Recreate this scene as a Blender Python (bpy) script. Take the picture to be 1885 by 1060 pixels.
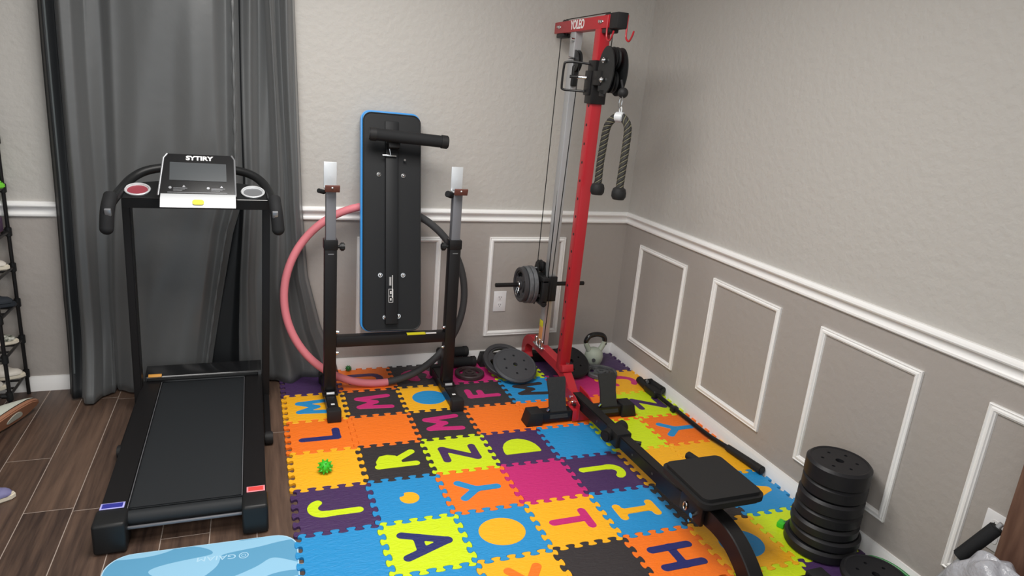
import bpy, bmesh, math, random
import numpy as np
from mathutils import Vector, Matrix, Euler
from mathutils.geometry import tessellate_polygon
random.seed(7)
PI = math.pi
C = bpy.context.scene.collection
S = bpy.context.scene
for o in list(bpy.data.objects): bpy.data.objects.remove(o)

# ------------------------------------------------------------ camera, light, exposure
cam = bpy.data.cameras.new('camera'); cam_ob = bpy.data.objects.new('camera', cam); C.objects.link(cam_ob)
cam_ob.location = (-2.2696, -3.8055, 1.6677); cam_ob.rotation_euler = (1.2887, -0.0808, -0.3530)
cam.sensor_width = 36; cam.lens = 36 * 1247.55 / 1885; cam.clip_start = 0.05
S.camera = cam_ob
S.view_settings.view_transform = 'Standard'; S.view_settings.look = 'None'
S.view_settings.exposure = 0.14; S.view_settings.gamma = 1.0
try: S.view_settings.use_curve_mapping = False
except Exception: pass
w = bpy.data.worlds.new('world'); S.world = w; w.use_nodes = True
w.node_tree.nodes['Background'].inputs[0].default_value = (0.93, 0.97, 1.0, 1)
w.node_tree.nodes['Background'].inputs[1].default_value = 0.80
def area(name, loc, size, power, col, rot=(0, 0, 0)):
    l = bpy.data.lights.new(name, 'AREA'); l.shape = 'RECTANGLE'; l.size, l.size_y = size; l.energy = power; l.color = col
    o = bpy.data.objects.new(name, l); o.location = loc; o.rotation_euler = rot; C.objects.link(o); return o
area('ceiling_lamp', (-2.0, -1.7, 2.66), (1.3, 1.3), 62, (1.0, 0.97, 0.93))
area('room_lamp', (-3.2, -4.2, 2.66), (1.3, 1.3), 44, (1.0, 0.97, 0.94))

# ------------------------------------------------------------ materials
def lin(c):
    return tuple((x / 255 / 12.92) if x / 255 <= 0.04045 else ((x / 255 + 0.055) / 1.055) ** 2.4 for x in c)
def mat(name, rgb, rough=0.5, metal=0.0, bump=None, spec=0.5, coat=0.0, sheen=0.0, var=None):
    m = bpy.data.materials.new(name); m.use_nodes = True
    nt = m.node_tree; b = nt.nodes['Principled BSDF']
    b.inputs['Base Color'].default_value = (*lin(rgb), 1); b.inputs['Roughness'].default_value = rough
    b.inputs['Metallic'].default_value = metal; b.inputs['Specular IOR Level'].default_value = spec
    b.inputs['Coat Weight'].default_value = coat; b.inputs['Sheen Weight'].default_value = sheen
    tc = None
    if bump or var:
        tc = nt.nodes.new('ShaderNodeTexCoord')
    if bump:
        sc, st, dist = bump[:3]
        n = nt.nodes.new('ShaderNodeTexNoise'); n.inputs['Scale'].default_value = sc; n.inputs['Detail'].default_value = 4
        bp = nt.nodes.new('ShaderNodeBump'); bp.inputs['Strength'].default_value = st; bp.inputs['Distance'].default_value = dist
        nt.links.new(tc.outputs['Object'], n.inputs['Vector']); nt.links.new(n.outputs['Fac'], bp.inputs['Height'])
        nt.links.new(bp.outputs['Normal'], b.inputs['Normal'])
    if var:                                   # mottled wear between two colours of the thing itself
        rgb2, sc = var
        n = nt.nodes.new('ShaderNodeTexNoise'); n.inputs['Scale'].default_value = sc; n.inputs['Detail'].default_value = 5
        r = nt.nodes.new('ShaderNodeValToRGB'); r.color_ramp.elements[0].position = 0.35; r.color_ramp.elements[1].position = 0.65
        r.color_ramp.elements[0].color = (*lin(rgb), 1); r.color_ramp.elements[1].color = (*lin(rgb2), 1)
        nt.links.new(tc.outputs['Object'], n.inputs['Vector']); nt.links.new(n.outputs['Fac'], r.inputs['Fac'])
        nt.links.new(r.outputs['Color'], b.inputs['Base Color'])
    return m
M = {}
M['wall'] = mat('wall_paint', (188, 185, 180), 0.62, bump=(30, 0.62, 0.007))
M['dado'] = mat('dado_paint', (170, 164, 159), 0.6, bump=(30, 0.4, 0.006))
M['trim'] = mat('white_trim_paint', (247, 247, 246), 0.35)
M['ceil'] = mat('ceiling_paint', (226, 224, 220), 0.8, bump=(60, 0.3, 0.004))
M['grout'] = mat('grout', (168, 154, 144), 0.8)
M['curtain'] = mat('grey_satin', (90, 92, 93), 0.34, sheen=0.15, bump=(9, 0.12, 0.02))
M['lining'] = mat('black_lining', (26, 29, 32), 0.55)
M['hem'] = mat('hem_grey', (84, 90, 92), 0.6)
M['blk'] = mat('black_plastic', (30, 31, 32), 0.42)
M['blkgloss'] = mat('black_gloss', (24, 25, 27), 0.18, coat=0.3)
M['blkmetal'] = mat('black_powder_coat', (26, 25, 26), 0.38, bump=(400, 0.1, 0.0005))
M['rubber'] = mat('black_rubber', (34, 34, 35), 0.6, bump=(220, 0.2, 0.001))
M['foam'] = mat('black_foam', (30, 31, 33), 0.75, bump=(500, 0.3, 0.001))
M['belt'] = mat('belt_rubber', (37, 40, 43), 0.62, bump=(300, 0.25, 0.0008))
M['grip_board'] = mat('rough_grip', (50, 51, 52), 0.85, bump=(60, 0.7, 0.004))
M['iron'] = mat('grey_cast_iron', (78, 80, 84), 0.5, 0.25, bump=(260, 0.25, 0.0012))
M['iron_mid'] = mat('worn_grey_iron', (112, 115, 118), 0.5, 0.3, bump=(260, 0.25, 0.0012), var=((86, 88, 92), 30))
M['iron_dark'] = mat('dark_cast_iron', (62, 62, 65), 0.5, 0.15, bump=(260, 0.25, 0.0012))
M['iron_red'] = mat('maroon_black_iron', (62, 50, 52), 0.5, 0.1, bump=(200, 0.25, 0.001))
M['vinyl'] = mat('black_vinyl_plate', (33, 33, 36), 0.45, bump=(150, 0.2, 0.001))
M['red'] = mat('red_powder_coat', (176, 36, 46), 0.32, bump=(300, 0.05, 0.0004))
M['steel'] = mat('galvanised_steel', (188, 190, 193), 0.38, 0.55, bump=(40, 0.15, 0.001))
M['chrome'] = mat('chrome', (220, 222, 224), 0.14, 1.0)
M['tubegrey'] = mat('grey_inner_tube', (118, 119, 124), 0.45, 0.35)
M['plate_white'] = mat('bare_zinc_plate', (214, 218, 222), 0.35, 0.35)
M['brownpad'] = mat('brown_rubber_pad', (104, 62, 54), 0.5)
M['blue_vinyl'] = mat('blue_vinyl', (52, 146, 216), 0.35)
M['board'] = mat('black_board', (23, 25, 28), 0.55, bump=(120, 0.15, 0.001))
M['silver'] = mat('silver_plastic', (214, 217, 220), 0.3, 0.15)
M['silver2'] = mat('grey_silver', (150, 152, 156), 0.3, 0.5)
M['screen'] = mat('lcd_glass', (70, 74, 77), 0.22)
M['yellow'] = mat('yellow_button', (222, 208, 50), 0.4)
M['stick_y'] = mat('yellow_sticker', (214, 206, 34), 0.5)
M['stick_o'] = mat('orange_sticker', (224, 160, 70), 0.5)
M['stick_w'] = mat('white_print', (236, 236, 236), 0.5)
M['stick_red'] = mat('red_sticker', (224, 74, 70), 0.5)
M['stick_blue'] = mat('blue_sticker', (48, 52, 150), 0.5)
M['pinkborder'] = mat('pink_sticker_border', (240, 150, 160), 0.5)
M['lavborder'] = mat('pale_sticker_border', (180, 180, 244), 0.5)
M['redcup'] = mat('red_cup_liner', (150, 62, 74), 0.4)
M['pink_foam'] = mat('pink_foam', (230, 132, 142), 0.6)
M['grey_foam'] = mat('charcoal_foam', (62, 63, 65), 0.65)
M['rope'] = mat('black_rope', (44, 43, 42), 0.7)
M['ropey'] = mat('olive_rope_strand', (108, 104, 84), 0.7)
M['kettle'] = mat('pale_green_grey_coating', (176, 186, 172), 0.55, bump=(80, 0.15, 0.001))
M['ball'] = mat('green_rubber', (62, 196, 46), 0.4)
M['dkgreen'] = mat('dark_green_rubber', (40, 120, 60), 0.4)
M['band'] = mat('green_band', (18, 128, 52), 0.4)
M['outlet'] = mat('white_outlet', (232, 232, 234), 0.35)
M['slot'] = mat('outlet_slot', (60, 60, 60), 0.5)
M['white_shoe'] = mat('white_leather', (214, 208, 198), 0.6)
M['cream'] = mat('cream_sole', (222, 214, 196), 0.6)
M['gum'] = mat('gum_sole', (160, 112, 86), 0.6)
M['sage'] = mat('pale_canvas', (196, 200, 188), 0.8)
M['navy'] = mat('navy_mesh', (34, 40, 48), 0.8)
M['neon'] = mat('neon_green_mesh', (118, 212, 60), 0.6)
M['lilac'] = mat('lilac_mesh', (120, 118, 160), 0.7)
M['camo'] = mat('speckled_green_mesh', (60, 66, 52), 0.8, var=((206, 206, 196), 60))
M['orange_shoe'] = mat('orange_trim', (206, 110, 62), 0.6)
M['boxbrown'] = mat('brown_carton', (134, 92, 74), 0.7)
M['boxpurple'] = mat('purple_carton', (86, 62, 92), 0.7)
for k_ in ('board', 'blkmetal', 'foam', 'vinyl', 'rubber', 'belt', 'blk', 'grip_board'):
    M[k_].node_tree.nodes['Principled BSDF'].inputs['Specular IOR Level'].default_value = 0.3
def wood(name, a, b, sx=2.0):
    m = mat(name, a, 0.45); nt = m.node_tree; bs = nt.nodes['Principled BSDF']
    tc = nt.nodes.new('ShaderNodeTexCoord'); mp = nt.nodes.new('ShaderNodeMapping'); mp.inputs['Scale'].default_value = (14, 14, sx)
    n = nt.nodes.new('ShaderNodeTexNoise'); n.inputs['Scale'].default_value = 3; n.inputs['Detail'].default_value = 6
    r = nt.nodes.new('ShaderNodeValToRGB'); r.color_ramp.elements[0].color = (*lin(a), 1); r.color_ramp.elements[1].color = (*lin(b), 1)
    r.color_ramp.elements[0].position = .35; r.color_ramp.elements[1].position = .65
    nt.links.new(tc.outputs['Object'], mp.inputs['Vector']); nt.links.new(mp.outputs['Vector'], n.inputs['Vector'])
    nt.links.new(n.outputs['Fac'], r.inputs['Fac']); nt.links.new(r.outputs['Color'], bs.inputs['Base Color']); return m
M['wood'] = wood('walnut_veneer', (112, 84, 70), (90, 64, 53))
M['wood2'] = wood('light_oak_edge', (170, 116, 80), (150, 98, 66))
# wood-look floor tile: per-plank tone plus streaks along the plank
def plank_mat():
    m = mat('wood_look_tile', (84, 64, 54), 0.42); nt = m.node_tree; b = nt.nodes['Principled BSDF']
    tc = nt.nodes.new('ShaderNodeTexCoord'); mp = nt.nodes.new('ShaderNodeMapping'); mp.inputs['Scale'].default_value = (26, 1.6, 1)
    g = nt.nodes.new('ShaderNodeNewGeometry')
    add = nt.nodes.new('ShaderNodeVectorMath'); add.operation = 'ADD'
    sc = nt.nodes.new('ShaderNodeVectorMath'); sc.operation = 'SCALE'; sc.inputs['Scale'].default_value = 40
    cb = nt.nodes.new('ShaderNodeCombineXYZ'); nt.links.new(g.outputs['Random Per Island'], cb.inputs[0]); nt.links.new(g.outputs['Random Per Island'], cb.inputs[2])
    nt.links.new(cb.outputs[0], sc.inputs[0]); nt.links.new(tc.outputs['Object'], mp.inputs['Vector'])
    nt.links.new(mp.outputs['Vector'], add.inputs[0]); nt.links.new(sc.outputs[0], add.inputs[1])
    n = nt.nodes.new('ShaderNodeTexNoise'); n.inputs['Scale'].default_value = 1.4; n.inputs['Detail'].default_value = 7; n.inputs['Roughness'].default_value = .62
    nt.links.new(add.outputs[0], n.inputs['Vector'])
    r = nt.nodes.new('ShaderNodeValToRGB'); e = r.color_ramp.elements
    e[0].position = .28; e[0].color = (*lin((56, 43, 38)), 1); e[1].position = .74; e[1].color = (*lin((108, 86, 72)), 1)
    mr = nt.nodes.new('ShaderNodeMath'); mr.operation = 'MULTIPLY_ADD'; mr.inputs[1].default_value = .22; mr.inputs[2].default_value = -.11
    ad = nt.nodes.new('ShaderNodeMath'); ad.operation = 'ADD'
    nt.links.new(g.outputs['Random Per Island'], mr.inputs[0]); nt.links.new(mr.outputs[0], ad.inputs[0]); nt.links.new(n.outputs['Fac'], ad.inputs[1])
    nt.links.new(ad.outputs[0], r.inputs['Fac']); nt.links.new(r.outputs['Color'], b.inputs['Base Color'])
    bp = nt.nodes.new('ShaderNodeBump'); bp.inputs['Strength'].default_value = .25; bp.inputs['Distance'].default_value = .002
    nt.links.new(n.outputs['Fac'], bp.inputs['Height']); nt.links.new(bp.outputs['Normal'], b.inputs['Normal'])
    return m
M['plank'] = plank_mat()
def foam_mat(name, rgb):
    m = mat(name, rgb, 0.5, spec=0.4); nt = m.node_tree; b = nt.nodes['Principled BSDF']
    tc = nt.nodes.new('ShaderNodeTexCoord'); mp = nt.nodes.new('ShaderNodeMapping'); mp.inputs['Scale'].default_value = (1, 2.6, 1)
    n = nt.nodes.new('ShaderNodeTexNoise'); n.inputs['Scale'].default_value = 26; n.inputs['Detail'].default_value = 2; n.inputs['Distortion'].default_value = 1.2
    bp = nt.nodes.new('ShaderNodeBump'); bp.inputs['Strength'].default_value = .5; bp.inputs['Distance'].default_value = .007
    nt.links.new(tc.outputs['Object'], mp.inputs['Vector']); nt.links.new(mp.outputs['Vector'], n.inputs['Vector'])
    nt.links.new(n.outputs['Fac'], bp.inputs['Height']); nt.links.new(bp.outputs['Normal'], b.inputs['Normal']); return m
FO = {k: foam_mat(k + '_foam_tile', v) for k, v in dict(orange=(250, 122, 34), yellow=(250, 182, 34), blue=(40, 144, 206), lime=(208, 232, 30),
      purple=(72, 48, 92), magenta=(200, 44, 118), black=(54, 50, 52), navy=(44, 48, 108)).items()}
def swirl_mat():
    m = mat('swirl_print', (150, 200, 232), 0.55); nt = m.node_tree; b = nt.nodes['Principled BSDF']
    tc = nt.nodes.new('ShaderNodeTexCoord'); mp = nt.nodes.new('ShaderNodeMapping'); mp.inputs['Scale'].default_value = (1, 2.0, 1); mp.inputs['Rotation'].default_value = (0, 0, .3)
    n = nt.nodes.new('ShaderNodeTexNoise'); n.inputs['Scale'].default_value = 3.0; n.inputs['Detail'].default_value = 0; n.inputs['Distortion'].default_value = 1.6
    r = nt.nodes.new('ShaderNodeValToRGB'); r.color_ramp.interpolation = 'CONSTANT'; e = r.color_ramp.elements
    e[0].color = (*lin((146, 198, 228)), 1); e[1].position = .5; e[1].color = (*lin((92, 158, 196)), 1)
    nt.links.new(tc.outputs['Object'], mp.inputs['Vector']); nt.links.new(mp.outputs['Vector'], n.inputs['Vector'])
    nt.links.new(n.outputs['Fac'], r.inputs['Fac']); nt.links.new(r.outputs['Color'], b.inputs['Base Color']); return m
M['swirl'] = swirl_mat()
M['mat_edge'] = mat('pale_blue_edge', (176, 214, 236), 0.6)
M['bag'] = mat('translucent_grey_plastic', (206, 208, 216), 0.22, bump=(28, 0.9, 0.012)); M['bag'].node_tree.nodes['Principled BSDF'].inputs['Transmission Weight'].default_value = 0.35
M['paper_stick'] = mat('orange_wood_label', (206, 140, 84), 0.6)

# ------------------------------------------------------------ mesh helpers
class MB:
    def __init__(s): s.bm = bmesh.new(); s.mi = 0
    def _add(s, t, mtx=None):
        if mtx is not None: bmesh.ops.transform(t, matrix=mtx, verts=t.verts)
        me = bpy.data.meshes.new('t'); t.to_mesh(me); t.free()
        n = len(s.bm.faces); s.bm.from_mesh(me); bpy.data.meshes.remove(me); s.bm.faces.ensure_lookup_table()
        for f in s.bm.faces[n:]: f.material_index = s.mi
        return s
    def box(s, lo, hi, bev=0.0, rot=None, seg=2):
        lo, hi = Vector(lo), Vector(hi); c = (lo + hi) / 2; d = hi - lo
        t = bmesh.new(); bmesh.ops.create_cube(t, size=1)
        bmesh.ops.scale(t, vec=(abs(d.x), abs(d.y), abs(d.z)), verts=t.verts)
        if bev > 0: bmesh.ops.bevel(t, geom=t.edges[:], offset=min(bev, .45 * min(abs(d.x), abs(d.y), abs(d.z))), segments=seg, affect='EDGES', profile=.5)
        m = Matrix.Translation(c)
        if rot is not None: m = m @ Euler(rot).to_matrix().to_4x4()
        return s._add(t, m)
    def cyl(s, a, b, r, r2=None, seg=20, bev=0.0):
        a, b = Vector(a), Vector(b); d = b - a; r2 = r if r2 is None else r2
        t = bmesh.new(); bmesh.ops.create_cone(t, cap_ends=True, segments=seg, radius1=r, radius2=r2, depth=d.length)
        if bev: bmesh.ops.bevel(t, geom=[e for e in t.edges if len(e.link_faces) == 2 and any(len(f.verts) > 4 for f in e.link_faces)], offset=bev, segments=2, affect='EDGES')
        return s._add(t, Matrix.Translation((a + b) / 2) @ d.to_track_quat('Z', 'Y').to_matrix().to_4x4())
    def beam(s, a, b, wx, h, bev=.003, up=(0, 0, 1)):
        """rectangular tube from a to b, wx wide sideways, h tall"""
        a, b = Vector(a), Vector(b); d = b - a; z = d.normalized(); x = Vector(up).cross(z).normalized(); y = z.cross(x)
        t = bmesh.new(); bmesh.ops.create_cube(t, size=1); bmesh.ops.scale(t, vec=(wx, h, d.length), verts=t.verts)
        if bev: bmesh.ops.bevel(t, geom=t.edges[:], offset=bev, segments=2, affect='EDGES')
        m = Matrix((x, y, z)).transposed().to_4x4(); m.translation = (a + b) / 2
        return s._add(t, m)
    def sweep(s, pts, prof, closed=False, up=(0, 0, 1), scale=None):
        """sweep closed 2D profile (list of (a,b)) along pts; a = sideways, b = along frame normal"""
        P = [Vector(p) for p in pts]; n = len(P); t = bmesh.new(); rings = []; prev = None
        for i, p in enumerate(P):
            if closed: tg = (P[(i + 1) % n] - P[i - 1]).normalized()
            else: tg = (P[min(i + 1, n - 1)] - P[max(i - 1, 0)]).normalized()
            if prev is None:
                u = Vector(up); x = u.cross(tg)
                if x.length < 1e-4: x = Vector((1, 0, 0)).cross(tg)
                x.normalize()
            else: x = (prev - tg * prev.dot(tg)).normalized()
            prev = x; y = tg.cross(x)
            k = scale[i] if scale else 1
            rings.append([t.verts.new(p + x * a * k + y * b * k) for a, b in prof])
        m = len(prof)
        for i in range(n if closed else n - 1):
            A, B = rings[i], rings[(i + 1) % n]
            for j in range(m): t.faces.new((A[j], A[(j + 1) % m], B[(j + 1) % m], B[j]))
        if not closed: t.faces.new(rings[0][::-1]); t.faces.new(rings[-1])
        bmesh.ops.recalc_face_normals(t, faces=t.faces)
        return s._add(t)
    def tube(s, pts, r, closed=False, seg=12, scale=None):
        return s.sweep(pts, [(r * math.cos(2 * PI * k / seg), r * math.sin(2 * PI * k / seg)) for k in range(seg)], closed, scale=scale)
    def lathe(s, prof, mtx=None, seg=40):
        """closed section [(r,z)...] spun about z"""
        t = bmesh.new(); rings = []
        for i in range(seg):
            a = 2 * PI * i / seg; rings.append([t.verts.new((r * math.cos(a), r * math.sin(a), z)) for r, z in prof])
        m = len(prof)
        for i in range(seg):
            A, B = rings[i], rings[(i + 1) % seg]
            for j in range(m): t.faces.new((A[j], B[j], B[(j + 1) % m], A[(j + 1) % m]))
        bmesh.ops.remove_doubles(t, verts=t.verts, dist=1e-6); bmesh.ops.dissolve_degenerate(t, dist=1e-6, edges=t.edges)
        bmesh.ops.recalc_face_normals(t, faces=t.faces)
        return s._add(t, mtx)
    def prism(s, loops, z0, z1, mtx=None, inset=0.0):
        """polygon(s) with holes in xy, from z0 to z1"""
        t = bmesh.new(); flat = [p for l in loops for p in l]
        tri = tessellate_polygon([[Vector((x, y, 0)) for x, y in l] for l in loops])
        top = [t.verts.new((x, y, z1)) for x, y in flat]; bot = [t.verts.new((x, y, z0)) for x, y in flat]
        for a, b, c in tri:
            try: t.faces.new((top[a], top[b], top[c]))
            except ValueError: pass
            try: t.faces.new((bot[c], bot[b], bot[a]))
            except ValueError: pass
        k = 0
        for l in loops:
            n = len(l)
            for i in range(n):
                a, b = k + i, k + (i + 1) % n
                t.faces.new((bot[a], bot[b], top[b], top[a]))
            k += n
        bmesh.ops.recalc_face_normals(t, faces=t.faces)
        return s._add(t, mtx)
    def ball(s, c, r, seg=20, sc=(1, 1, 1), rot=None):
        t = bmesh.new(); bmesh.ops.create_uvsphere(t, u_segments=seg, v_segments=seg // 2 + 2, radius=r)
        m = Matrix.Translation(c) @ (Euler(rot).to_matrix().to_4x4() if rot else Matrix()) @ Matrix.Diagonal((*sc, 1))
        return s._add(t, m)
    def grid(s, fn, nu, nv, closed_u=False):
        t = bmesh.new(); V = [[t.verts.new(fn(i / (nu if closed_u else nu - 1), j / (nv - 1))) for j in range(nv)] for i in range(nu)]
        for i in range(nu if closed_u else nu - 1):
            for j in range(nv - 1): t.faces.new((V[i][j], V[(i + 1) % nu][j], V[(i + 1) % nu][j + 1], V[i][j + 1]))
        return s._add(t)
def finish(name, mb, m, parent=None, origin=(0, 0, 0), ang=35):
    me = bpy.data.meshes.new(name); mb.bm.to_mesh(me); mb.bm.free()
    for x in (m if isinstance(m, (list, tuple)) else [m]): me.materials.append(x)
    me.transform(Matrix.Translation(-Vector(origin)))
    me.polygons.foreach_set('use_smooth', [True] * len(me.polygons)); me.set_sharp_from_angle(angle=math.radians(ang)); me.update()
    o = bpy.data.objects.new(name, me); C.objects.link(o)
    if parent is not None: o.parent = parent
    return o
class Thing:
    """Empty at the base; parts are modelled in world coordinates and stored relative to it"""
    def __init__(s, name, label, cat, loc, group=None):
        s.o = bpy.data.objects.new(name, None); s.o.empty_display_size = .05; C.objects.link(s.o); s.loc = Vector(loc); s.o.location = loc
        s.o['label'] = label; s.o['category'] = cat
        if group: s.o['group'] = group
    def part(s, name, mb, m, parent=None, label=None, ang=35):
        o = finish(name, mb, m, parent or s.o, s.loc, ang)
        if label: o['label'] = label
        return o
def single(name, mb, m, label, cat, loc, group=None, ang=35):
    o = finish(name, mb, m, None, loc, ang); o.location = loc; o['label'] = label; o['category'] = cat
    if group: o['group'] = group
    return o
def struct(name, mb, m, ang=35):
    o = finish(name, mb, m, None, (0, 0, 0), ang); o['kind'] = 'structure'; return o
def text_mesh(txt, size, mtx, ext=.0006, sx=1.0, bold=0.0):
    cu = bpy.data.curves.new('txt', 'FONT'); cu.body = txt; cu.size = size; cu.extrude = ext; cu.offset = bold; cu.align_x = 'CENTER'; cu.align_y = 'CENTER'
    o = bpy.data.objects.new('txt', cu); C.objects.link(o); bpy.context.view_layer.update()
    me = bpy.data.meshes.new_from_object(o.evaluated_get(bpy.context.evaluated_depsgraph_get()))
    bpy.data.objects.remove(o); bpy.data.curves.remove(cu)
    mb = MB(); mb.bm.from_mesh(me); bpy.data.meshes.remove(me)
    bmesh.ops.transform(mb.bm, matrix=mtx @ Matrix.Diagonal((sx, 1, 1, 1)), verts=mb.bm.verts); return mb
def frame_mtx(o, x, y):
    """matrix whose local x, y axes are the given world directions"""
    x = Vector(x).normalized(); y = Vector(y).normalized(); z = x.cross(y).normalized(); y = z.cross(x)
    m = Matrix((x, y, z)).transposed().to_4x4(); m.translation = Vector(o); return m
def bez(pts, n=8, closed=False):
    """Catmull-Rom through points"""
    P = [Vector(p) for p in pts]; out = []; N = len(P)
    for i in range(N if closed else N - 1):
        p0 = P[i - 1] if (closed or i > 0) else P[0]; p1 = P[i]; p2 = P[(i + 1) % N]; p3 = P[(i + 2) % N] if (closed or i + 2 < N) else P[-1]
        for k in range(n):
            t = k / n; out.append(.5 * ((2 * p1) + (p2 - p0) * t + (2 * p0 - 5 * p1 + 4 * p2 - p3) * t * t + (3 * p1 - p0 - 3 * p2 + p3) * t ** 3))
    if not closed: out.append(P[-1])
    return out
def rrect(w, h, r, n=5):
    pts = []
    for cx, cy, a0 in ((w / 2 - r, h / 2 - r, 0), (-w / 2 + r, h / 2 - r, PI / 2), (-w / 2 + r, -h / 2 + r, PI), (w / 2 - r, -h / 2 + r, 1.5 * PI)):
        for k in range(n + 1): a = a0 + PI / 2 * k / n; pts.append((cx + r * math.cos(a), cy + r * math.sin(a)))
    return pts

# ------------------------------------------------------------ the room
XL, YF, ZC = -5.2, -5.6, 2.70
mb = MB(); mb.box((XL, YF, -.06), (0, 0, -.0006))
mb.mi = 1
PW, PL = .1643, .985
offs = {}
for k in range(-2, 34):
    x1 = -2.781 + .1643 * (14 - k); x0 = x1 - PW
    if x1 <= XL or x0 >= 0: continue
    # joints read off the photograph for the rows that show them; the others staggered
    j = {17: -.998, 16: -.73, 15: -.155, 11: -1.008}.get(k, None)
    if j is None: j = -((k * .37) % 1) * PL
    y = j
    while y < PL: y += PL
    while y > YF:
        ya, yb = max(y - PL, YF), min(y, 0)
        if yb > ya + .01:
            mb.box((max(x0, XL) + .0019, ya + .0019, -.02), (min(x1, 0) - .0014, yb - .0019, 0), bev=.0)
        y -= PL
struct('floor', mb, [M['grout'], M['plank']])
RB, RTOP = .9075, .982
mb = MB(); mb.box((XL, 0, RB), (0.12, .12, ZC)); mb.mi = 1; mb.box((XL, 0, -.06), (0.12, .12, RB)); struct('wall_back', mb, [M['wall'], M['dado']])
mb = MB(); mb.box((0, YF, RB), (.12, 0, ZC)); mb.mi = 1; mb.box((0, YF, -.06), (.12, 0, RB)); struct('wall_right', mb, [M['wall'], M['dado']])
mb = MB(); mb.box((XL, YF, ZC), (0.12, .12, ZC + .05)); struct('ceiling', mb, M['ceil'])
mb = MB(); mb.box((XL - .12, YF, -.06), (XL, .12, ZC)); struct('wall_left', mb, M['wall'])
rail = [(0, RB), (.010, RB), (.015, .913), (.015, .921), (.010, .926), (.0075, .936), (.009, .946), (.016, .955), (.027, .958), (.030, .964), (.028, .972), (.020, .977), (.016, .982), (0, .982)]
base = [(0, -.02), (.014, -.02), (.014, .054), (.011, .060), (.011, .064), (.008, .070), (.007, .0786), (0, .0786)]
def wall_run(prof, a, axis):
    """moulding along the back wall (axis x) or the right wall (axis y), mitred in the corner"""
    mb = MB(); t = bmesh.new(); A = []; B = []
    for d, z in prof:
        if axis == 'x': A.append(t.verts.new((a, -d, z))); B.append(t.verts.new((-d, -d, z)))
        else: A.append(t.verts.new((-d, a, z))); B.append(t.verts.new((-d, -d, z)))
    n = len(prof)
    for j in range(n): t.faces.new((A[j], A[(j + 1) % n], B[(j + 1) % n], B[j]))
    t.faces.new(A[::-1]); t.faces.new(B); bmesh.ops.recalc_face_normals(t, faces=t.faces); mb._add(t); return mb
struct('trim_1', wall_run(rail, XL, 'x'), M['trim']); struct('trim_2', wall_run(rail, YF, 'y'), M['trim'])
struct('baseboard_back', wall_run(base, XL, 'x'), M['trim']); struct('baseboard_right', wall_run(base, YF, 'y'), M['trim'])
fp = [(0, 0), (0, .010), (.004, .012), (.008, .008), (.011, .008), (.014, .013), (.021, .013), (.024, .009), (.028, .007), (.030, 0)]  # (inward, out of wall)
def moulding(axis, a, b, z0=.1764, z1=.813):
    mb = MB(); t = bmesh.new(); rings = []
    lo, hi = min(a, b), max(a, b)
    for u, z, su, sz in ((lo, z0, 1, 1), (hi, z0, -1, 1), (hi, z1, -1, -1), (lo, z1, 1, -1)):
        r = []
        for i, d in fp:
            uu, zz = u + su * i, z + sz * i
            r.append(t.verts.new((uu, -d, zz) if axis == 'x' else (-d, uu, zz)))
        rings.append(r)
    n = len(fp)
    for k in range(4):
        A, B = rings[k], rings[(k + 1) % 4]
        for j in range(n): t.faces.new((A[j], A[(j + 1) % n], B[(j + 1) % n], B[j]))
    bmesh.ops.recalc_face_normals(t, faces=t.faces); mb._add(t); return mb
k = 3
for ax, a, b in (('x', -1.729, -1.238), ('x', -.937, -.43), ('y', -.2061, -.7128), ('y', -.9597, -1.4689), ('y', -1.7147, -2.2066), ('y', -2.4563, -2.95)):
    struct('trim_%d' % k, moulding(ax, a, b), M['trim'], 25); k += 1

# ------------------------------------------------------------ wall outlets
def outlet(mtx, label, loc):
    t = Thing('wall_outlet', label, 'outlet', loc)
    mb = MB(); mb.box((-.041, -.066, 0), (.041, .066, .006), bev=.004); bmesh.ops.transform(mb.bm, matrix=mtx, verts=mb.bm.verts)
    t.part('cover_plate', mb, M['outlet'])
    for s in (-1, 1):
        mb = MB(); mb.prism([[(x * .9, y + s * .024) for x, y in rrect(.038, .032, .011)]], .004, .0075)
        bmesh.ops.transform(mb.bm, matrix=mtx, verts=mb.bm.verts); f = t.part('socket', mb, M['outlet'])
        mb = MB(); cy = s * .024
        mb.box((-.008, cy - .001, .006), (-.0055, cy + .009, .0079)); mb.box((.0055, cy - .001, .006), (.008, cy + .008, .0079)); mb.cyl((0, cy - .008, .006), (0, cy - .008, .0079), .0028, seg=12)
        bmesh.ops.transform(mb.bm, matrix=mtx, verts=mb.bm.verts); t.part('slots', mb, M['slot'], parent=f)
outlet(frame_mtx((-.842, 0, .402), (1, 0, 0), (0, 0, 1)), 'white wall outlet on the back wall left of the weight carriage', (-.842, 0, .402))
outlet(frame_mtx((0, -2.585, .403), (0, -1, 0), (0, 0, 1)), 'white wall outlet on the right wall beside the brown wooden furniture', (0, -2.585, .403))

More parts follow.
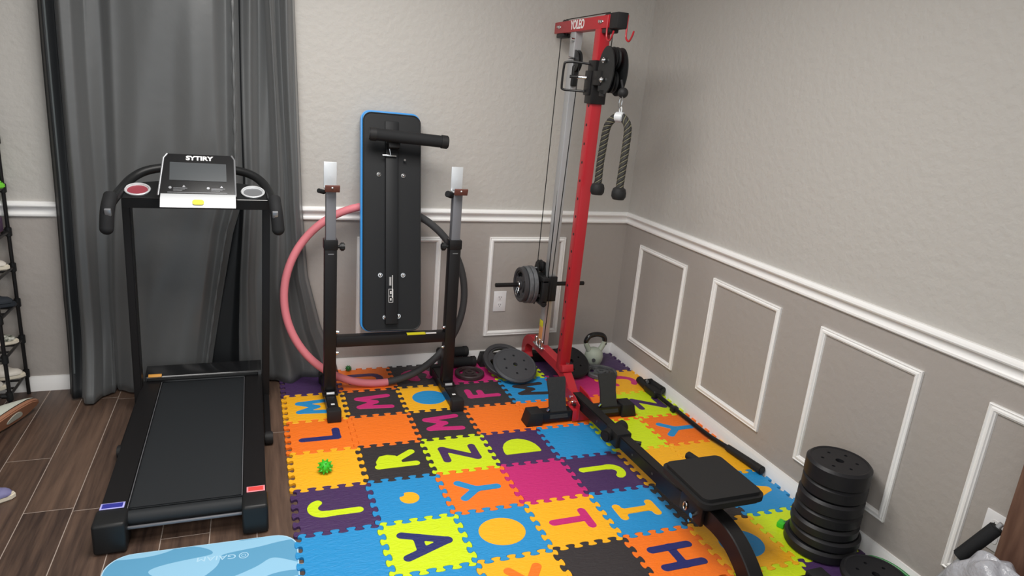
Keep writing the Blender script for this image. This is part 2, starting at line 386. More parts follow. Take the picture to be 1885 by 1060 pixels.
# ------------------------------------------------------------ puzzle mat
T = .3037; X0 = -1.2362 - 3 * T; Y0 = -.9254 + 3 * T - .004; ZM = .012      # X0,Y0 = back left corner of the mat
def tooth_curve():
    n = 5; p = T / n; h = .0140; pts = []; N = n * 14
    for i in range(N + 1):
        u = T * i / N; wnd = min(1, min(u, T - u) / (.45 * p)); a = -2.15 * p / (4 * PI) * wnd
        pts.append((u + a * math.sin(4 * PI * u / p), h * math.sin(2 * PI * u / p)))
    return pts
TC = tooth_curve()
def tile_outline():
    top = [(x, y) for x, y in TC]                               # along +x at y=0
    right = [(T + y, -x) for x, y in TC]                        # down along x=T
    bot = [(x, y - T) for x, y in TC][::-1]
    left = [(y, -x) for x, y in TC][::-1]
    return top[:-1] + right[:-1] + bot[:-1] + left[:-1]
def shrink(poly, d):
    out = []; n = len(poly)
    for i in range(n):
        a, b, c = Vector(poly[i - 1]), Vector(poly[i]), Vector(poly[(i + 1) % n])
        t = (c - a).normalized(); nrm = Vector((t.y, -t.x))     # clockwise outline: inside is to the right
        out.append(tuple(b + nrm * d))
    return out
OUT = tile_outline()
def tile_mesh():
    me = bpy.data.meshes.new('foam_tile'); t = bmesh.new()
    rings = [(shrink(OUT, .0006), 0.0), (shrink(OUT, .0006), ZM - .0012), (shrink(OUT, .0018), ZM)]
    V = [[t.verts.new((x - T / 2, y + T / 2, z)) for x, y in r] for r, z in rings]; n = len(OUT)
    for A, B in ((V[0], V[1]), (V[1], V[2])):
        for i in range(n): t.faces.new((A[i], B[i], B[(i + 1) % n], A[(i + 1) % n]))
    tri = tessellate_polygon([[Vector((x, y, 0)) for x, y in rings[2][0]]])
    for a, b, c in tri:
        try: t.faces.new((V[2][a], V[2][b], V[2][c]))
        except ValueError: pass
    t.faces.new(V[0]); bmesh.ops.recalc_face_normals(t, faces=t.faces); t.to_mesh(me); t.free()
    me.polygons.foreach_set('use_smooth', [True] * len(me.polygons)); me.set_sharp_from_angle(angle=math.radians(30)); return me
# letters: signed distance field of thick strokes, traced with marching squares
def cap(X, Y, a, b, r):
    ax, ay = a; bx, by = b; px, py = X - ax, Y - ay; dx, dy = bx - ax, by - ay
    h = np.clip((px * dx + py * dy) / (dx * dx + dy * dy + 1e-12), 0, 1); return np.hypot(px - dx * h, py - dy * h) - r
def polysd(X, Y, P, r):
    d = np.full(X.shape, 1e9); s = np.ones(X.shape); n = len(P)
    for i in range(n):
        x1, y1 = P[i]; x2, y2 = P[i - 1]; d = np.minimum(d, cap(X, Y, P[i], P[i - 1], 0))
        c = ((y1 > Y) != (y2 > Y)) & (X < (x2 - x1) * (Y - y1) / (y2 - y1 + 1e-12) + x1); s = np.where(c, -s, s)
    return d * s - r
R0 = .062
def arc(cx, cy, rx, ry, a0, a1, n=9): return [(cx + rx * math.cos(math.radians(a0 + (a1 - a0) * i / n)), cy + ry * math.sin(math.radians(a0 + (a1 - a0) * i / n))) for i in range(n + 1)]
def line(*p): return list(zip(p[:-1], p[1:]))
def chain(p): return list(zip(p[:-1], p[1:]))
GL = {'J': ([*chain([(.11, .3), (.11, -.12)] + arc(-.03, -.14, .14, .14, 0, -150))], []),
 'R': ([*line((-.14, .27), (-.14, -.28)), *line((0, 0), (.2, -.27))], [[(-.13, .26), (.0, .26), (.12, .2), (.14, .1), (.1, .0), (0, -.05), (-.13, -.05)]]),
 'D': ([], [[(-.18, .27), (-.18, -.27)] + arc(-.13, 0, .33, .27, -85, 85)]),
 'O': ([], [arc(0, 0, .245, .275, 0, 350, 30)]),
 'Z': ([*line((-.17, .24), (.17, .24), (-.17, -.24), (.17, -.24))], []),
 'M': ([*line((-.22, -.26), (-.16, .26), (0, -.02), (.16, .26), (.22, -.26))], []),
 'Y': ([*line((-.19, .26), (0, .04)), *line((.19, .26), (0, .04)), *line((0, .04), (0, -.27))], []),
 'A': ([*line((-.22, -.27), (0, .27), (.22, -.27)), *line((-.13, -.08), (.13, -.08))], []),
 'AS': ([*line((-.2, -.22), (0, .27), (.2, -.22))], [[(-.16, -.18), (0, .24), (.16, -.18)]]),
 'T': ([*line((0, -.27), (0, .2)), *line((-.16, .22), (.16, .22))], []),
 'H': ([*line((-.17, -.27), (-.17, .27)), *line((.17, -.27), (.17, .27)), *line((-.17, 0), (.17, 0))], []),
 'I': ([*line((0, .24), (0, -.24)), *line((-.12, .26), (.12, .26)), *line((-.12, -.26), (.12, -.26))], [[(-.1, .27), (.1, .27), (0, .14)], [(-.1, -.27), (.1, -.27), (0, -.14)]]),
 'L': ([*line((-.12, .28), (-.12, -.24), (.13, -.24))], []),
 'F': ([*line((-.12, -.28), (-.12, .24), (.14, .24)), *line((-.12, .02), (.08, .02))], []),
 'C': ([*chain(arc(0, 0, .2, .26, 50, 310, 14))], []),
 'G': ([*chain(arc(0, 0, .2, .26, 50, 350, 14)), *line((.2, -.06), (.06, -.06))], []),
 'U': ([*chain([(-.17, .28), (-.17, -.08)] + arc(0, -.1, .17, .17, 180, 360) + [(.17, .28)])], []),
 'X': ([*line((-.18, .26), (.18, -.26)), *line((.18, .26), (-.18, -.26))], []),
 'TB': ([*line((0, -.27), (0, .2)), *line((-.2, .26), (.2, .26))], []),
 'B': ([], [])}
def contours(F, xs, ys):
    segs = {}; ny, nx = F.shape
    def pt(e):
        (i, j), (k, l) = e; a, b = F[i, j], F[k, l]; t = a / (a - b)
        return (xs[j] + (xs[l] - xs[j]) * t, ys[i] + (ys[k] - ys[i]) * t)
    nxt = {}
    for i in range(ny - 1):
        for j in range(nx - 1):
            c = [(i, j), (i, j + 1), (i + 1, j + 1), (i + 1, j)]; s = [F[p] < 0 for p in c]
            if all(s) or not any(s): continue
            st, en = [], []
            for q in range(4):
                a, b = c[q], c[(q + 1) % 4]
                if s[q] and not s[(q + 1) % 4]: st.append((min(a, b), max(a, b)))
                if not s[q] and s[(q + 1) % 4]: en.append((min(a, b), max(a, b)))
            for a, b in zip(st, en): nxt[a] = b
    loops = []
    while nxt:
        k0, k = next(iter(nxt.items())); del nxt[k0]; lp = [k0]
        while k != k0 and k in nxt: lp.append(k); k = nxt.pop(k)
        if len(lp) > 8: loops.append([pt(e) for e in lp])
    return loops
def glyph(ch):
    xs = np.linspace(-.46, .46, 110); X, Y = np.meshgrid(xs, xs); F = np.full(X.shape, 9.)
    if ch == 'B':      # round blob with a bite taken out
        F = np.hypot((X - .0) / 1.0, Y) - .135; F = np.maximum(F, .055 - np.hypot(X - .1, Y - .11))
    else:
        segs, polys = GL[ch]; k = .022
        for a, b in segs:
            d = cap(X, Y, a, b, R0); h = np.clip(.5 + .5 * (F - d) / k, 0, 1); F = F * (1 - h) + d * h - k * h * (1 - h)
        for P in polys: F = np.minimum(F, polysd(X, Y, P, .035))
    return contours(F, xs, xs)
GC = {}
def letter_mesh(ch, rot):
    if (ch, rot) in GC: return GC[(ch, rot)]
    loops = glyph(ch); f = {'L': lambda x, y: (-y, x), 'R': lambda x, y: (y, -x), 'U': lambda x, y: (x, y)}[rot]
    loops = [[tuple(T * q for q in f(*p)) for p in l][::2] for l in loops]
    mb = MB(); mb.prism(loops, .004, ZM + .0011)
    me = bpy.data.meshes.new('letter_inlay'); bmesh.ops.bevel(mb.bm, geom=[e for e in mb.bm.edges if len(e.link_faces) == 2 and abs(e.verts[0].co.z - (ZM + .0011)) < 1e-6 and abs(e.verts[1].co.z - (ZM + .0011)) < 1e-6 and e.calc_face_angle(0) > 1], offset=.0009, segments=1, affect='EDGES')
    mb.bm.to_mesh(me); mb.bm.free(); me.polygons.foreach_set('use_smooth', [True] * len(me.polygons)); me.set_sharp_from_angle(angle=math.radians(30)); GC[(ch, rot)] = me; return me
rows = [  # (tile colour, letter, letter colour, which way the top of the letter points: L left, R right)
 ['purple', 'orange U purple L', 'black G magenta R', 'magenta', 'lime', 'purple', 'purple'],
 ['yellow M blue L', 'black M magenta L', 'yellow O blue L', 'black F magenta L', 'blue M black L', 'magenta', 'yellow C magenta R'],
 ['orange L navy L', 'orange', 'black M magenta L', 'orange', 'orange', 'orange', 'lime Z purple L'],
 ['yellow', 'black R lime L', 'lime Z purple L', 'purple D lime L', 'blue', 'lime', 'orange Y blue L'],
 ['purple J lime R', 'blue B yellow L', 'orange Y blue L', 'magenta', 'purple J lime L', 'yellow', 'yellow'],
 ['blue', 'lime A navy R', 'blue O yellow L', 'yellow T magenta R', 'blue I yellow L', 'black TB magenta L', 'blue AS yellow R'],
 ['', 'blue', 'yellow X orange U', 'black', 'orange H navy L', 'yellow O blue L', 'lime'],
 ['', '', '', '', '', 'lime', 'purple'],
]
desc = {'J': 'letter J', 'R': 'letter R', 'D': 'solid letter D', 'O': 'solid round letter O', 'Z': 'letter Z', 'M': 'letter M', 'Y': 'letter Y', 'A': 'letter A', 'AS': 'wedge shape', 'T': 'letter T', 'TB': 'stroke partly hidden', 'H': 'letter H', 'I': 'bar letter I', 'L': 'letter L', 'F': 'letter F', 'C': 'letter C', 'G': 'curled letter', 'U': 'letter U', 'X': 'crossed strokes', 'B': 'bitten round shape'}
where = {(0, 0): 'behind the left squat stand foot', (0, 1): 'behind the left squat stand post', (0, 2): 'under the low curve of the hoop', (0, 3): 'under the small maroon black plate', (0, 4): 'under the two tilted grey plates', (0, 5): 'behind the red tower, left of the kettlebell', (0, 6): 'in the room corner',
 (1, 0): 'under the left stand foot', (1, 1): 'beside the left stand foot', (1, 2): 'left of the right stand foot', (1, 3): 'behind the plain orange tiles', (1, 4): 'by the tilted plates', (1, 5): 'between the two pedal boards', (1, 6): 'behind the right pedal board',
 (2, 0): 'at the left mat edge', (2, 1): 'before the black M tile', (2, 2): 'in the third row', (2, 3): 'left of the tower front foot', (2, 4): 'under the left front foot end', (2, 5): 'under the right front foot end', (2, 6): 'by the far bar grip',
 (3, 0): 'under the spiky green ball', (3, 1): 'right of the spiky ball tile', (3, 2): 'right of the black R tile', (3, 3): 'below the orange tiles', (3, 4): 'left of the long black beam', (3, 5): 'under the middle of the long black beam', (3, 6): 'under the bar by the wall',
 (4, 0): 'at the left mat edge', (4, 1): 'with one corner bitten off', (4, 2): 'in the middle of the mat', (4, 3): 'in the middle of the mat', (4, 4): 'left of the long black beam', (4, 5): 'under the beam just before the seat', (4, 6): 'at the right wall behind the seat',
 (5, 0): 'at the left edge beside the blue exercise mat', (5, 1): 'near the front', (5, 2): 'near the front', (5, 3): 'near the front', (5, 4): 'left of the seat', (5, 5): 'under the seat', (5, 6): 'right of the seat',
 (6, 1): 'cut by the front edge below the lime A', (6, 2): 'at the front edge', (6, 3): 'cut by the front edge of the photo', (6, 4): 'at the front edge', (6, 5): 'under the curved rear leg', (6, 6): 'under the tall plate stack',
 (7, 5): 'at the front edge under the rear foot bar', (7, 6): 'under the lone front plate'}
base_tile = tile_mesh()
for r, row in enumerate(rows):
    for c, sp in enumerate(row):
        if not sp: continue
        q = sp.split(); me = base_tile.copy(); me.materials.append(FO[q[0]])
        o = bpy.data.objects.new('puzzle_mat_tile', me); C.objects.link(o)
        o.location = (X0 + (c + .5) * T, Y0 - (r + .5) * T, 0); o['category'] = 'floor tile'; o['group'] = 'interlocking foam puzzle mat tiles'; o['kind'] = 'thing'
        lb = '%s foam puzzle tile' % q[0]
        if len(q) > 1:
            l = letter_mesh(q[1], q[3]).copy(); l.materials.append(FO[q[2]]); lo = bpy.data.objects.new('letter_inlay', l); C.objects.link(lo); lo.parent = o
            lo['label'] = '%s %s' % (q[2], desc[q[1]]); lb += ' with %s %s' % (q[2], desc[q[1]])
        else: lb = 'plain ' + lb
        o['label'] = lb + ' ' + where[(r, c)]

# ------------------------------------------------------------ curtains
def interp(ctrl, u):
    for (a, va), (b, vb) in zip(ctrl[:-1], ctrl[1:]):
        if u <= b: t = (u - a) / (b - a); t = t * t * (3 - 2 * t); return va + (vb - va) * t
    return ctrl[-1][1]
def lerp(ctrl, u):
    for (a, va), (b, vb) in zip(ctrl[:-1], ctrl[1:]):
        if u <= b: t = max(0, (u - a) / (b - a)); return va + (vb - va) * t
    return ctrl[-1][1]
def curtain(xl, xr, prof, zt, bulge, u0=0, u1=1, nu=180, nv=60):
    def f(u, v):
        u = u0 + (u1 - u0) * u; z = .012 + (zt - .012) * v
        x = lerp(xl, z) * (1 - u) + lerp(xr, z) * u; y = interp(prof, u)
        y += .010 * math.sin(7 * u + 3.1 * z) + .006 * math.sin(23 * u - 4.3 * z)
        y -= bulge(u, z); x += .012 * math.sin(9 * u + 2 * z) * min(1, 6 * u, 6 * (1 - u))
        return (x, min(y, -.018), z)
    mb = MB(); mb.grid(f, nu, nv); return mb, f
def solid(o, t=.003):
    m = o.modifiers.new('thickness', 'SOLIDIFY'); m.thickness = t; m.offset = 0
def lowfold(u, z):
    k = max(0, .45 - z) / .45; return k * k * (.05 + .05 * abs(math.sin(9 * u)))
pl_ = [(0, -.05), (.035, -.10), (.085, -.075), (.13, -.145), (.17, -.14), (.22, -.06), (.28, -.05), (.34, -.10), (.45, -.12), (.6, -.115), (.74, -.125), (.86, -.115), (.92, -.08), (.96, -.105), (1, -.06)]
xl = [(0, -3.165), (.5, -3.165), (1.0, -3.155), (2.4, -3.13)]; xr = [(0, -2.52), (.15, -2.50), (.5, -2.44), (.85, -2.375), (1.05, -2.315), (2.4, -2.305)]
cl = Thing('curtain', 'wide grey satin curtain panel hanging behind the treadmill console', 'curtain', (-2.85, -.1, 0), 'grey curtains on the back wall')
mb, f1 = curtain(xl, xr, pl_, 2.45, lambda u, z: lowfold(u, z) * (1.1 if u < .3 else .1), .085, 1)
solid(cl.part('panel', mb, M['curtain'], ang=180))
mb, _ = curtain(xl, xr, pl_, 2.45, lambda u, z: lowfold(u, z) * 1.1, 0, .085, 16)
solid(cl.part('lining_strip', mb, M['lining'], label='black lining along the left edge', ang=180))
mb = MB(); mb.tube([Vector(f1((.045 - .085) / .915, k / 40)) + Vector((.0, -.004, 0)) for k in range(2, 41)], .004, seg=6); cl.part('hem_cord', mb, M['hem'], label='thin grey seam line down the black edge')
mb = MB(); mb.tube([Vector(f1(.955, k / 80)) + Vector((0, -.006, 0)) for k in range(0, 81)], .006, seg=6, scale=[1 + .5 * math.sin(k * 1.7) for k in range(81)]); cl.part('ruffled_hem', mb, M['curtain'])
pr_ = [(0, -.030), (.12, -.040), (.22, -.095), (.30, -.12), (.40, -.05), (.5, -.055), (.62, -.13), (.72, -.05), (.8, -.06), (.88, -.12), (.95, -.10), (1, -.04)]
xl2 = [(0, -2.52), (.15, -2.50), (.5, -2.45), (.85, -2.40), (1.1, -2.365), (2.4, -2.36)]; xr2 = [(0, -1.83), (.1, -1.85), (.3, -1.93), (.6, -2.0), (1.0, -2.03), (2.0, -2.06), (2.45, -2.075)]
cr = Thing('curtain', 'narrow pleated grey satin curtain panel right of the treadmill, beside the pink hoop', 'curtain', (-2.15, -.1, 0), 'grey curtains on the back wall')
mb, f2 = curtain(xl2, xr2, pr_, 2.45, lambda u, z: lowfold(u, z) * (.35 if .45 < u < .95 else 0), .2, 1)
solid(cr.part('panel', mb, M['curtain'], ang=180))
mb, _ = curtain(xl2, xr2, pr_, 2.45, lambda u, z: 0, 0, .2, 24)
solid(cr.part('lining_strip', mb, M['lining'], label='black lining showing in the gap between the panels', ang=180))

# ------------------------------------------------------------ treadmill
BX = .05                                                     # belt height helpers
tm = Thing('treadmill', 'black folding treadmill with a silver fronted console in front of the grey curtain', 'treadmill', (-2.53, -.85, 0))
def zdeck(y): return .118 + (y + 1.44) * .012
mb = MB()
for x0, x1 in ((-2.812, -2.722), (-2.338, -2.252)):
    mb = MB(); t = [(x0, -1.39), (x1, -1.39), (x1, -.27), (x0, -.27)]
    mb.beam(((x0 + x1) / 2, -1.39, zdeck(-1.39) - .02), ((x0 + x1) / 2, -.27, zdeck(-.27) - .02), x1 - x0, .04, .006); tm.part('side_rail', mb, M['blkmetal'])
mb = MB(); mb.beam((-2.53, -1.36, zdeck(-1.36) - .024), (-2.53, -.27, zdeck(-.27) - .024), .385, .026, .004); mb.cyl((-2.722, -1.392, .088), (-2.338, -1.392, .088), .027, seg=32); tm.part('running_belt', mb, M['belt'])
mb = MB(); mb.box((-2.722, -1.434, .068), (-2.338, -1.424, .078), .003); tm.part('rear_crossbar', mb, M['tubegrey'])
for x in (-2.722, -2.338): 
    mb = MB(); mb.beam((x, -1.38, zdeck(-1.38) - .001), (x, -.3, zdeck(-.3) - .001), .0025, .004, 0); tm.part('belt_edge_strip', mb, M['tubegrey'])
for i, (x0, x1) in enumerate(((-2.822, -2.716), (-2.338, -2.246))):
    mb = MB(); mb.box((x0, -1.47, .002), (x1, -1.365, .122), .012, seg=3); e = tm.part('end_cap', mb, M['blk'])
    xc = (x0 + x1) / 2
    mb = MB(); mb.box((xc - .030 + (0 if i else -.012), -1.372, .121), (xc + .036, -1.335, .1235), .001)
    e = tm.part('warning_sticker', mb, M['pinkborder'] if i else M['lavborder'], label='red sticker with pale border' if i else 'blue sticker with pale border')
    mb = MB(); mb.box((xc - .024 + (0 if i else -.012), -1.367, .1232), (xc + .030, -1.340, .1242)); tm.part('sticker_print', mb, M['stick_red'] if i else M['stick_blue'], parent=e)
    mb = MB(); mb.cyl((x1 + .0 if not i else x0, -1.385, .078), ((x1 + .022) if not i else (x0 - .014), -1.385, .078), .032, seg=20, bev=.004); tm.part('roller_cap', mb, M['blk'])
mb = MB(); mb.sweep([(-2.80, 0, 0), (-2.255, 0, 0)], [(-.255, .02), (-.275, .12), (-.262, .146), (-.22, .165), (-.12, .172), (-.085, .15), (-.08, .02)], up=(0, 0, 1))
mb.bm.clear(); mb.prism([[(-.275, .02), (-.278, .132), (-.268, .150), (-.235, .163), (-.18, .172), (-.158, .155), (-.155, .02)]], -2.80, -2.255, Matrix(((0, 0, 1, 0), (1, 0, 0, 0), (0, 1, 0, 0), (0, 0, 0, 1))))
tm.part('motor_cover', mb, M['blkgloss'])
mb = MB(); mb.box((-2.79, -.292, .132), (-2.27, -.276, .146), .004); tm.part('front_trim', mb, M['blk'])
mb = MB(); mb.box((-2.785, -.279, .1515), (-2.725, -.262, .158), .001, rot=(.6, 0, 0)); tm.part('safety_sticker', mb, M['stick_o'], label='orange sticker')
for x in (-2.828, -2.234):
    s = 1 if x > -2.5 else -1
    mb = MB(); mb.beam((x, -.17, .03), (x, -.80, .03), .028, .04, .004); tm.part('base_tube', mb, M['blkmetal'])
    mb = MB(); mb.cyl((x - .014 * s, -.79, .03), (x + .022 * s, -.79, .03), .03, seg=24, bev=.004); tm.part('transport_wheel', mb, M['rubber'])
for xb, xt in ((-2.822, -2.808), (-2.236, -2.214)):
    mb = MB(); mb.beam((xb, -.33, .04), (xt, -.35, 1.10), .036, .06, .005, up=(0, 1, 0)); tm.part('upright', mb, M['blkmetal'])
# tray tilted up towards the wall
tilt = math.radians(21); ty = Vector((0, math.cos(tilt), math.sin(tilt))); tmx = frame_mtx((-2.505, -.535, 1.095), (1, 0, 0), ty)
tray = MB(); ol = [(-.295, 0), (.30, 0), (.302, .09)] + [(.30 * math.cos(a) , .09 + .085 * math.sin(a)) for a in np.linspace(.25, PI - .25, 16)] + [(-.300, .09)]
tray.prism([ol], -.045, 0); bmesh.ops.transform(tray.bm, matrix=tmx, verts=tray.bm.verts); tr = tm.part('tray', tray, M['blk'])
mb = MB(); mb.tube([tmx @ Vector((x, y, .003)) for x, y in [(-.29, .004), (.295, .004)]], .003, seg=6); tm.part('tray_edge', mb, M['blkgloss'], parent=tr)
for x, y in ((-.240, .074), (.232, .074)):
    mb = MB(); mb.lathe([(.050, 0), (.052, .006), (.049, .009), (.045, .008), (.043, .002), (.040, .0005), (.048, -.004)], tmx @ Matrix.Translation((x, y, .001))); c = tm.part('cup_holder', mb, M['silver'], label='silver ringed cup holder')
    mb = MB(); mb.cyl(tmx @ Vector((x, y, -.002)), tmx @ Vector((x, y, .0022)), .041, seg=24); tm.part('cup_liner', mb, M['redcup'] if x < 0 else M['silver2'], parent=c, label='red liner' if x < 0 else 'grey liner')
# hand rail sweeping round the back of the tray, grips hanging at the front
hr = [(-2.505 + x, y, z) for x, y, z in ((-.326, -.64, 1.055), (-.322, -.63, 1.085), (-.314, -.55, 1.105), (-.304, -.46, 1.122), (-.272, -.375, 1.160), (-.215, -.325, 1.190), (-.12, -.295, 1.205), (0, -.285, 1.210))]
hr += [(-2.505 * 2 - x, y, z) for x, y, z in hr[::-1][1:]]
mb = MB(); mb.tube(bez(hr, 8), .020, seg=16); tm.part('hand_rail', mb, M['blk'])
for s in (-1, 1):
    x = -2.505 + s * .322
    mb = MB(); mb.tube(bez([(x, -.60, 1.118), (x + s * .004, -.645, 1.085), (x + s * .008, -.66, 1.05), (x + s * .012, -.67, .995)], 6), .027, seg=16); mb.ball((x + s * .012, -.67, .995), .027, 20); g = tm.part('hand_grip', mb, M['foam'])
    mb = MB(); mb.box((x + s * .0 - .012, -.690, 1.048), (x + .012, -.676, 1.080), .003, rot=(.4, 0, 0)); tm.part('pulse_sensor', mb, M['silver2'], parent=g)
# console
ct = math.radians(48); cy_ = Vector((0, math.cos(ct), math.sin(ct))); cm = frame_mtx((-2.497, -.60, 1.128), (1, 0, 0), cy_)
def cpart(name, mb, m, parent=None, label=None):
    bmesh.ops.transform(mb.bm, matrix=cm, verts=mb.bm.verts); return tm.part(name, mb, m, parent, label)
sh = [(-.152, 0), (.152, 0), (.147, .19), (.135, .212), (-.122, .212), (-.136, .19)]
mb = MB(); mb.prism([sh], -.05, 0); con = cpart('console', mb, M['blkgloss'])
mb = MB(); mb.tube([(-.153, -.004, .001), (-.138, .188, .001), (-.124, .211, .001)], .004, seg=8); mb.tube([(.153, -.004, .001), (.149, .188, .001), (.137, .211, .001)], .004, seg=8); cpart('silver_edge', mb, M['silver2'], con, 'silver edge')
mb = MB(); mb.prism([[(-.112, .075), (.116, .072), (.114, .165), (-.112, .168)]], 0, .0015); cpart('screen', mb, M['screen'], con)
mb = MB(); mb.bm.clear(); t_ = text_mesh('SYTIRY', .030, Matrix.Translation((.005, .190, .0015)), sx=1.15, bold=.0012); cpart('brand_lettering', t_, M['stick_w'], con, 'white lettering SYTIRY')
mb = MB()
for x in (-.108, .042):
    mb.cyl((x, .036, .0), (x, .036, .002), .006, seg=14)
    mb.prism([[(x + .047, .040), (x + .060, .040), (x + .0535, .050)]], 0, .0015)
    for k, l in enumerate((.055, .045, .035)): mb.box((x + .012, .034 - k * .006, 0), (x + .012 + l, .0353 - k * .006, .001))
mb.box((-.118, .012, 0), (.118, .0135, .001))
cpart('printed_legends', mb, M['silver2'], con)
mb = MB(); mb.prism([[(-.655, 1.084), (-.632, 1.078), (-.575, 1.082), (-.568, 1.128), (-.602, 1.133), (-.630, 1.120)]], -2.640, -2.344, Matrix(((0, 0, 1, 0), (1, 0, 0, 0), (0, 1, 0, 0), (0, 0, 0, 1))))
sp = tm.part('front_panel', mb, M['silver'], con, 'silver front panel')
fm = frame_mtx((-2.493, -.643, 1.104), (1, 0, 0), (0, .42, .9))
mb = MB(); mb.prism([rrect(.046, .022, .0105)], 0, .006); bmesh.ops.transform(mb.bm, matrix=fm, verts=mb.bm.verts); tm.part('start_button', mb, M['yellow'], con, 'yellow oval button')

# ------------------------------------------------------------ squat stand
ss = Thing('squat_stand', 'black squat stand with grey telescoping posts standing before the hoop and propped bench', 'squat stand', (-1.6, -.42, 0))
for x in (-1.919, -1.281):
    s = -1 if x < -1.6 else 1
    mb = MB(); mb.beam((x, -.18, .042), (x, -.645, .042), .055, .055, .004); ft = ss.part('foot', mb, M['blkmetal'])
    for ya, yb in ((-.165, -.20), (-.625, -.672)):
        mb = MB(); mb.box((x - .034, yb, .012), (x + .034, ya, .078), .006); ss.part('end_cap', mb, M['rubber'], ft)
    mb = MB(); mb.box((x - .008, -.585, .0695), (x + .010, -.570, .0705)); ss.part('size_sticker', mb, M['stick_w'], ft, 'small white sticker')
    mb = MB(); mb.box((x - .040, -.475, .066), (x + .040, -.365, .076), .002)
    mb.cyl((x - .026, -.462, .07), (x - .026, -.462, .088), .008, seg=6); mb.cyl((x + .026, -.462, .07), (x + .026, -.462, .088), .008, seg=6); ss.part('base_plate', mb, M['blkmetal'], ft)
    mb = MB(); mb.cyl((x - .02, -.468, .078), (x + .02, -.468, .078), .009, seg=10); ss.part('bolt', mb, M['steel'], ft)
    mb = MB(); mb.box((x - .030, -.45, .07), (x + .030, -.39, .875), .003); mb.box((x - .034, -.454, .845), (x + .034, -.386, .895), .004); up = ss.part('outer_post', mb, M['blkmetal'])
    mb = MB(); mb.box((x - .014, -.4512, .822), (x + .014, -.450, .826)); ss.part('printed_mark', mb, M['silver2'], up)
    mb = MB(); mb.box((x - .024, -.444, .60), (x + .024, -.396, 1.155), .003); inn = ss.part('inner_post', mb, M['tubegrey'], None, 'grey inner post')
    mb = MB(); mb.cyl((x - s * .030, -.42, .855), (x - s * .048, -.42, .855), .009, seg=12); mb.cyl((x - s * .046, -.42, .855), (x - s * .070, -.42, .855), .022, seg=10, bev=.005); kn = ss.part('locking_knob', mb, M['blk'])
    mb = MB(); mb.box((x - .032, -.405, 1.150), (x + .030, -.399, 1.272), .002); mb.box((x - .032, -.46, 1.146), (x + .030, -.399, 1.152), .001); mb.cyl((x, -.406, 1.205), (x, -.4035, 1.205), .005, seg=12); hk = ss.part('bar_catch', mb, M['plate_white'], None, 'bare metal bar catch plate')
    mb = MB(); mb.box((x - .034, -.492, 1.138), (x + .036, -.482, 1.172), .002, rot=(.35, 0, 0)); ss.part('lip_pad', mb, M['brownpad'], hk, 'brown rubber lip pad')
    mb = MB(); mb.ball((x, -.494, 1.160), .005, 10); mb.box((x - .026, -.484, 1.140), (x + .026, -.44, 1.147), .001); ss.part('rivet', mb, M['silver'], hk)
    mb = MB(); mb.cyl((x - .03, -.425, 1.128), (x - .062, -.455, 1.140), .017 if s > 0 else .011, seg=14, bev=.003); ss.part('catch_pin', mb, M['foam'], hk)
    for z in (.405, .29):
        mb = MB(); mb.cyl((x - s * .030, -.43, z), (x - s * .038, -.43, z), .011, seg=14); mb.cyl((x - s * .036, -.43, z), (x - s * .044, -.43, z), .006, seg=10); ss.part('bolt', mb, M['chrome'], up)
mb = MB(); mb.box((-1.889, -.447, .325), (-1.311, -.393, .38), .003); cb = ss.part('crossbar', mb, M['blkmetal'])
mb = MB(); mb.box((-1.520, -.449, .376), (-1.420, -.425, .3815)); ss.part('warning_sticker', mb, M['stick_y'], cb, 'yellow sticker')
mb = MB(); mb.box((-1.418, -.447, .378), (-1.36, -.437, .3812)); ss.part('paper_strip', mb, M['stick_w'], cb)

# ------------------------------------------------------------ bench propped on the crossbar, underside out
bb = Vector((-1.598, -.405, .3865)); bt = Vector((-1.572, -.085, 1.505)); L = (bt - bb).length
bn = Thing('weight_bench', 'narrow padded bench propped upright on the stand crossbar, black underside with blue edge facing out', 'bench', bb)
bdir = (bt - bb).normalized(); bmx = frame_mtx(bb, Vector((1, 0, 0)) - bdir * bdir.x, bdir)            # local x across, y up the bench, z out towards the room
def bpart(name, mb, m, parent=None, label=None):
    bmesh.ops.transform(mb.bm, matrix=bmx, verts=mb.bm.verts); return bn.part(name, mb, m, parent, label)
def board(w0, w1, l, r):
    P = []
    for cx, cy, a0 in ((w1 / 2 - r, l - r, 0), (-w1 / 2 + r, l - r, PI / 2), (-w0 / 2 + r, r, PI), (w0 / 2 - r, r, 1.5 * PI)):
        for k in range(8): a = a0 + PI / 2 * k / 7; P.append((cx + r * math.cos(a), cy + r * math.sin(a)))
    return P
mb = MB(); mb.prism([board(.322, .320, L + .010, .048)], -.055, -.004); bmesh.ops.bevel(mb.bm, geom=[e for e in mb.bm.edges if e.calc_face_angle(0) > 1.2], offset=.009, segments=3, affect='EDGES'); cu = bpart('cushion', mb, M['blue_vinyl'], None, 'blue vinyl cushion side')
mb = MB(); P = board(.302, .300, L - .014, .042); mb.prism([[(x + .004, y + .006) for x, y in P]], -.006, .002); ub = bpart('underside_board', mb, M['board'])
pts = [Vector((x + .004, y + .006, .001)) for x, y in board(.306, .304, L - .012, .043)]
mb = MB(); mb.tube(pts, .004, closed=True, seg=8); bpart('piping', mb, M['blk'], ub)
mb = MB(); mb.box((-.036, .04, .002), (.030, L - .13, .030), .004); mb.box((-.036, L - .14, .002), (.036, L - .045, .014), .004); sp_ = bpart('spine_tube', mb, M['board'])
for x, y in ((-.068, L - .33), (.062, L - .33), (-.060, .30), (.062, .30), (-.035, .075), (.038, .08)):
    mb = MB(); mb.cyl((x, y, .002), (x, y, .006), .012, seg=16); mb.ball((x, y, .008), .0085, 12); bpart('bolt', mb, M['chrome'], ub)
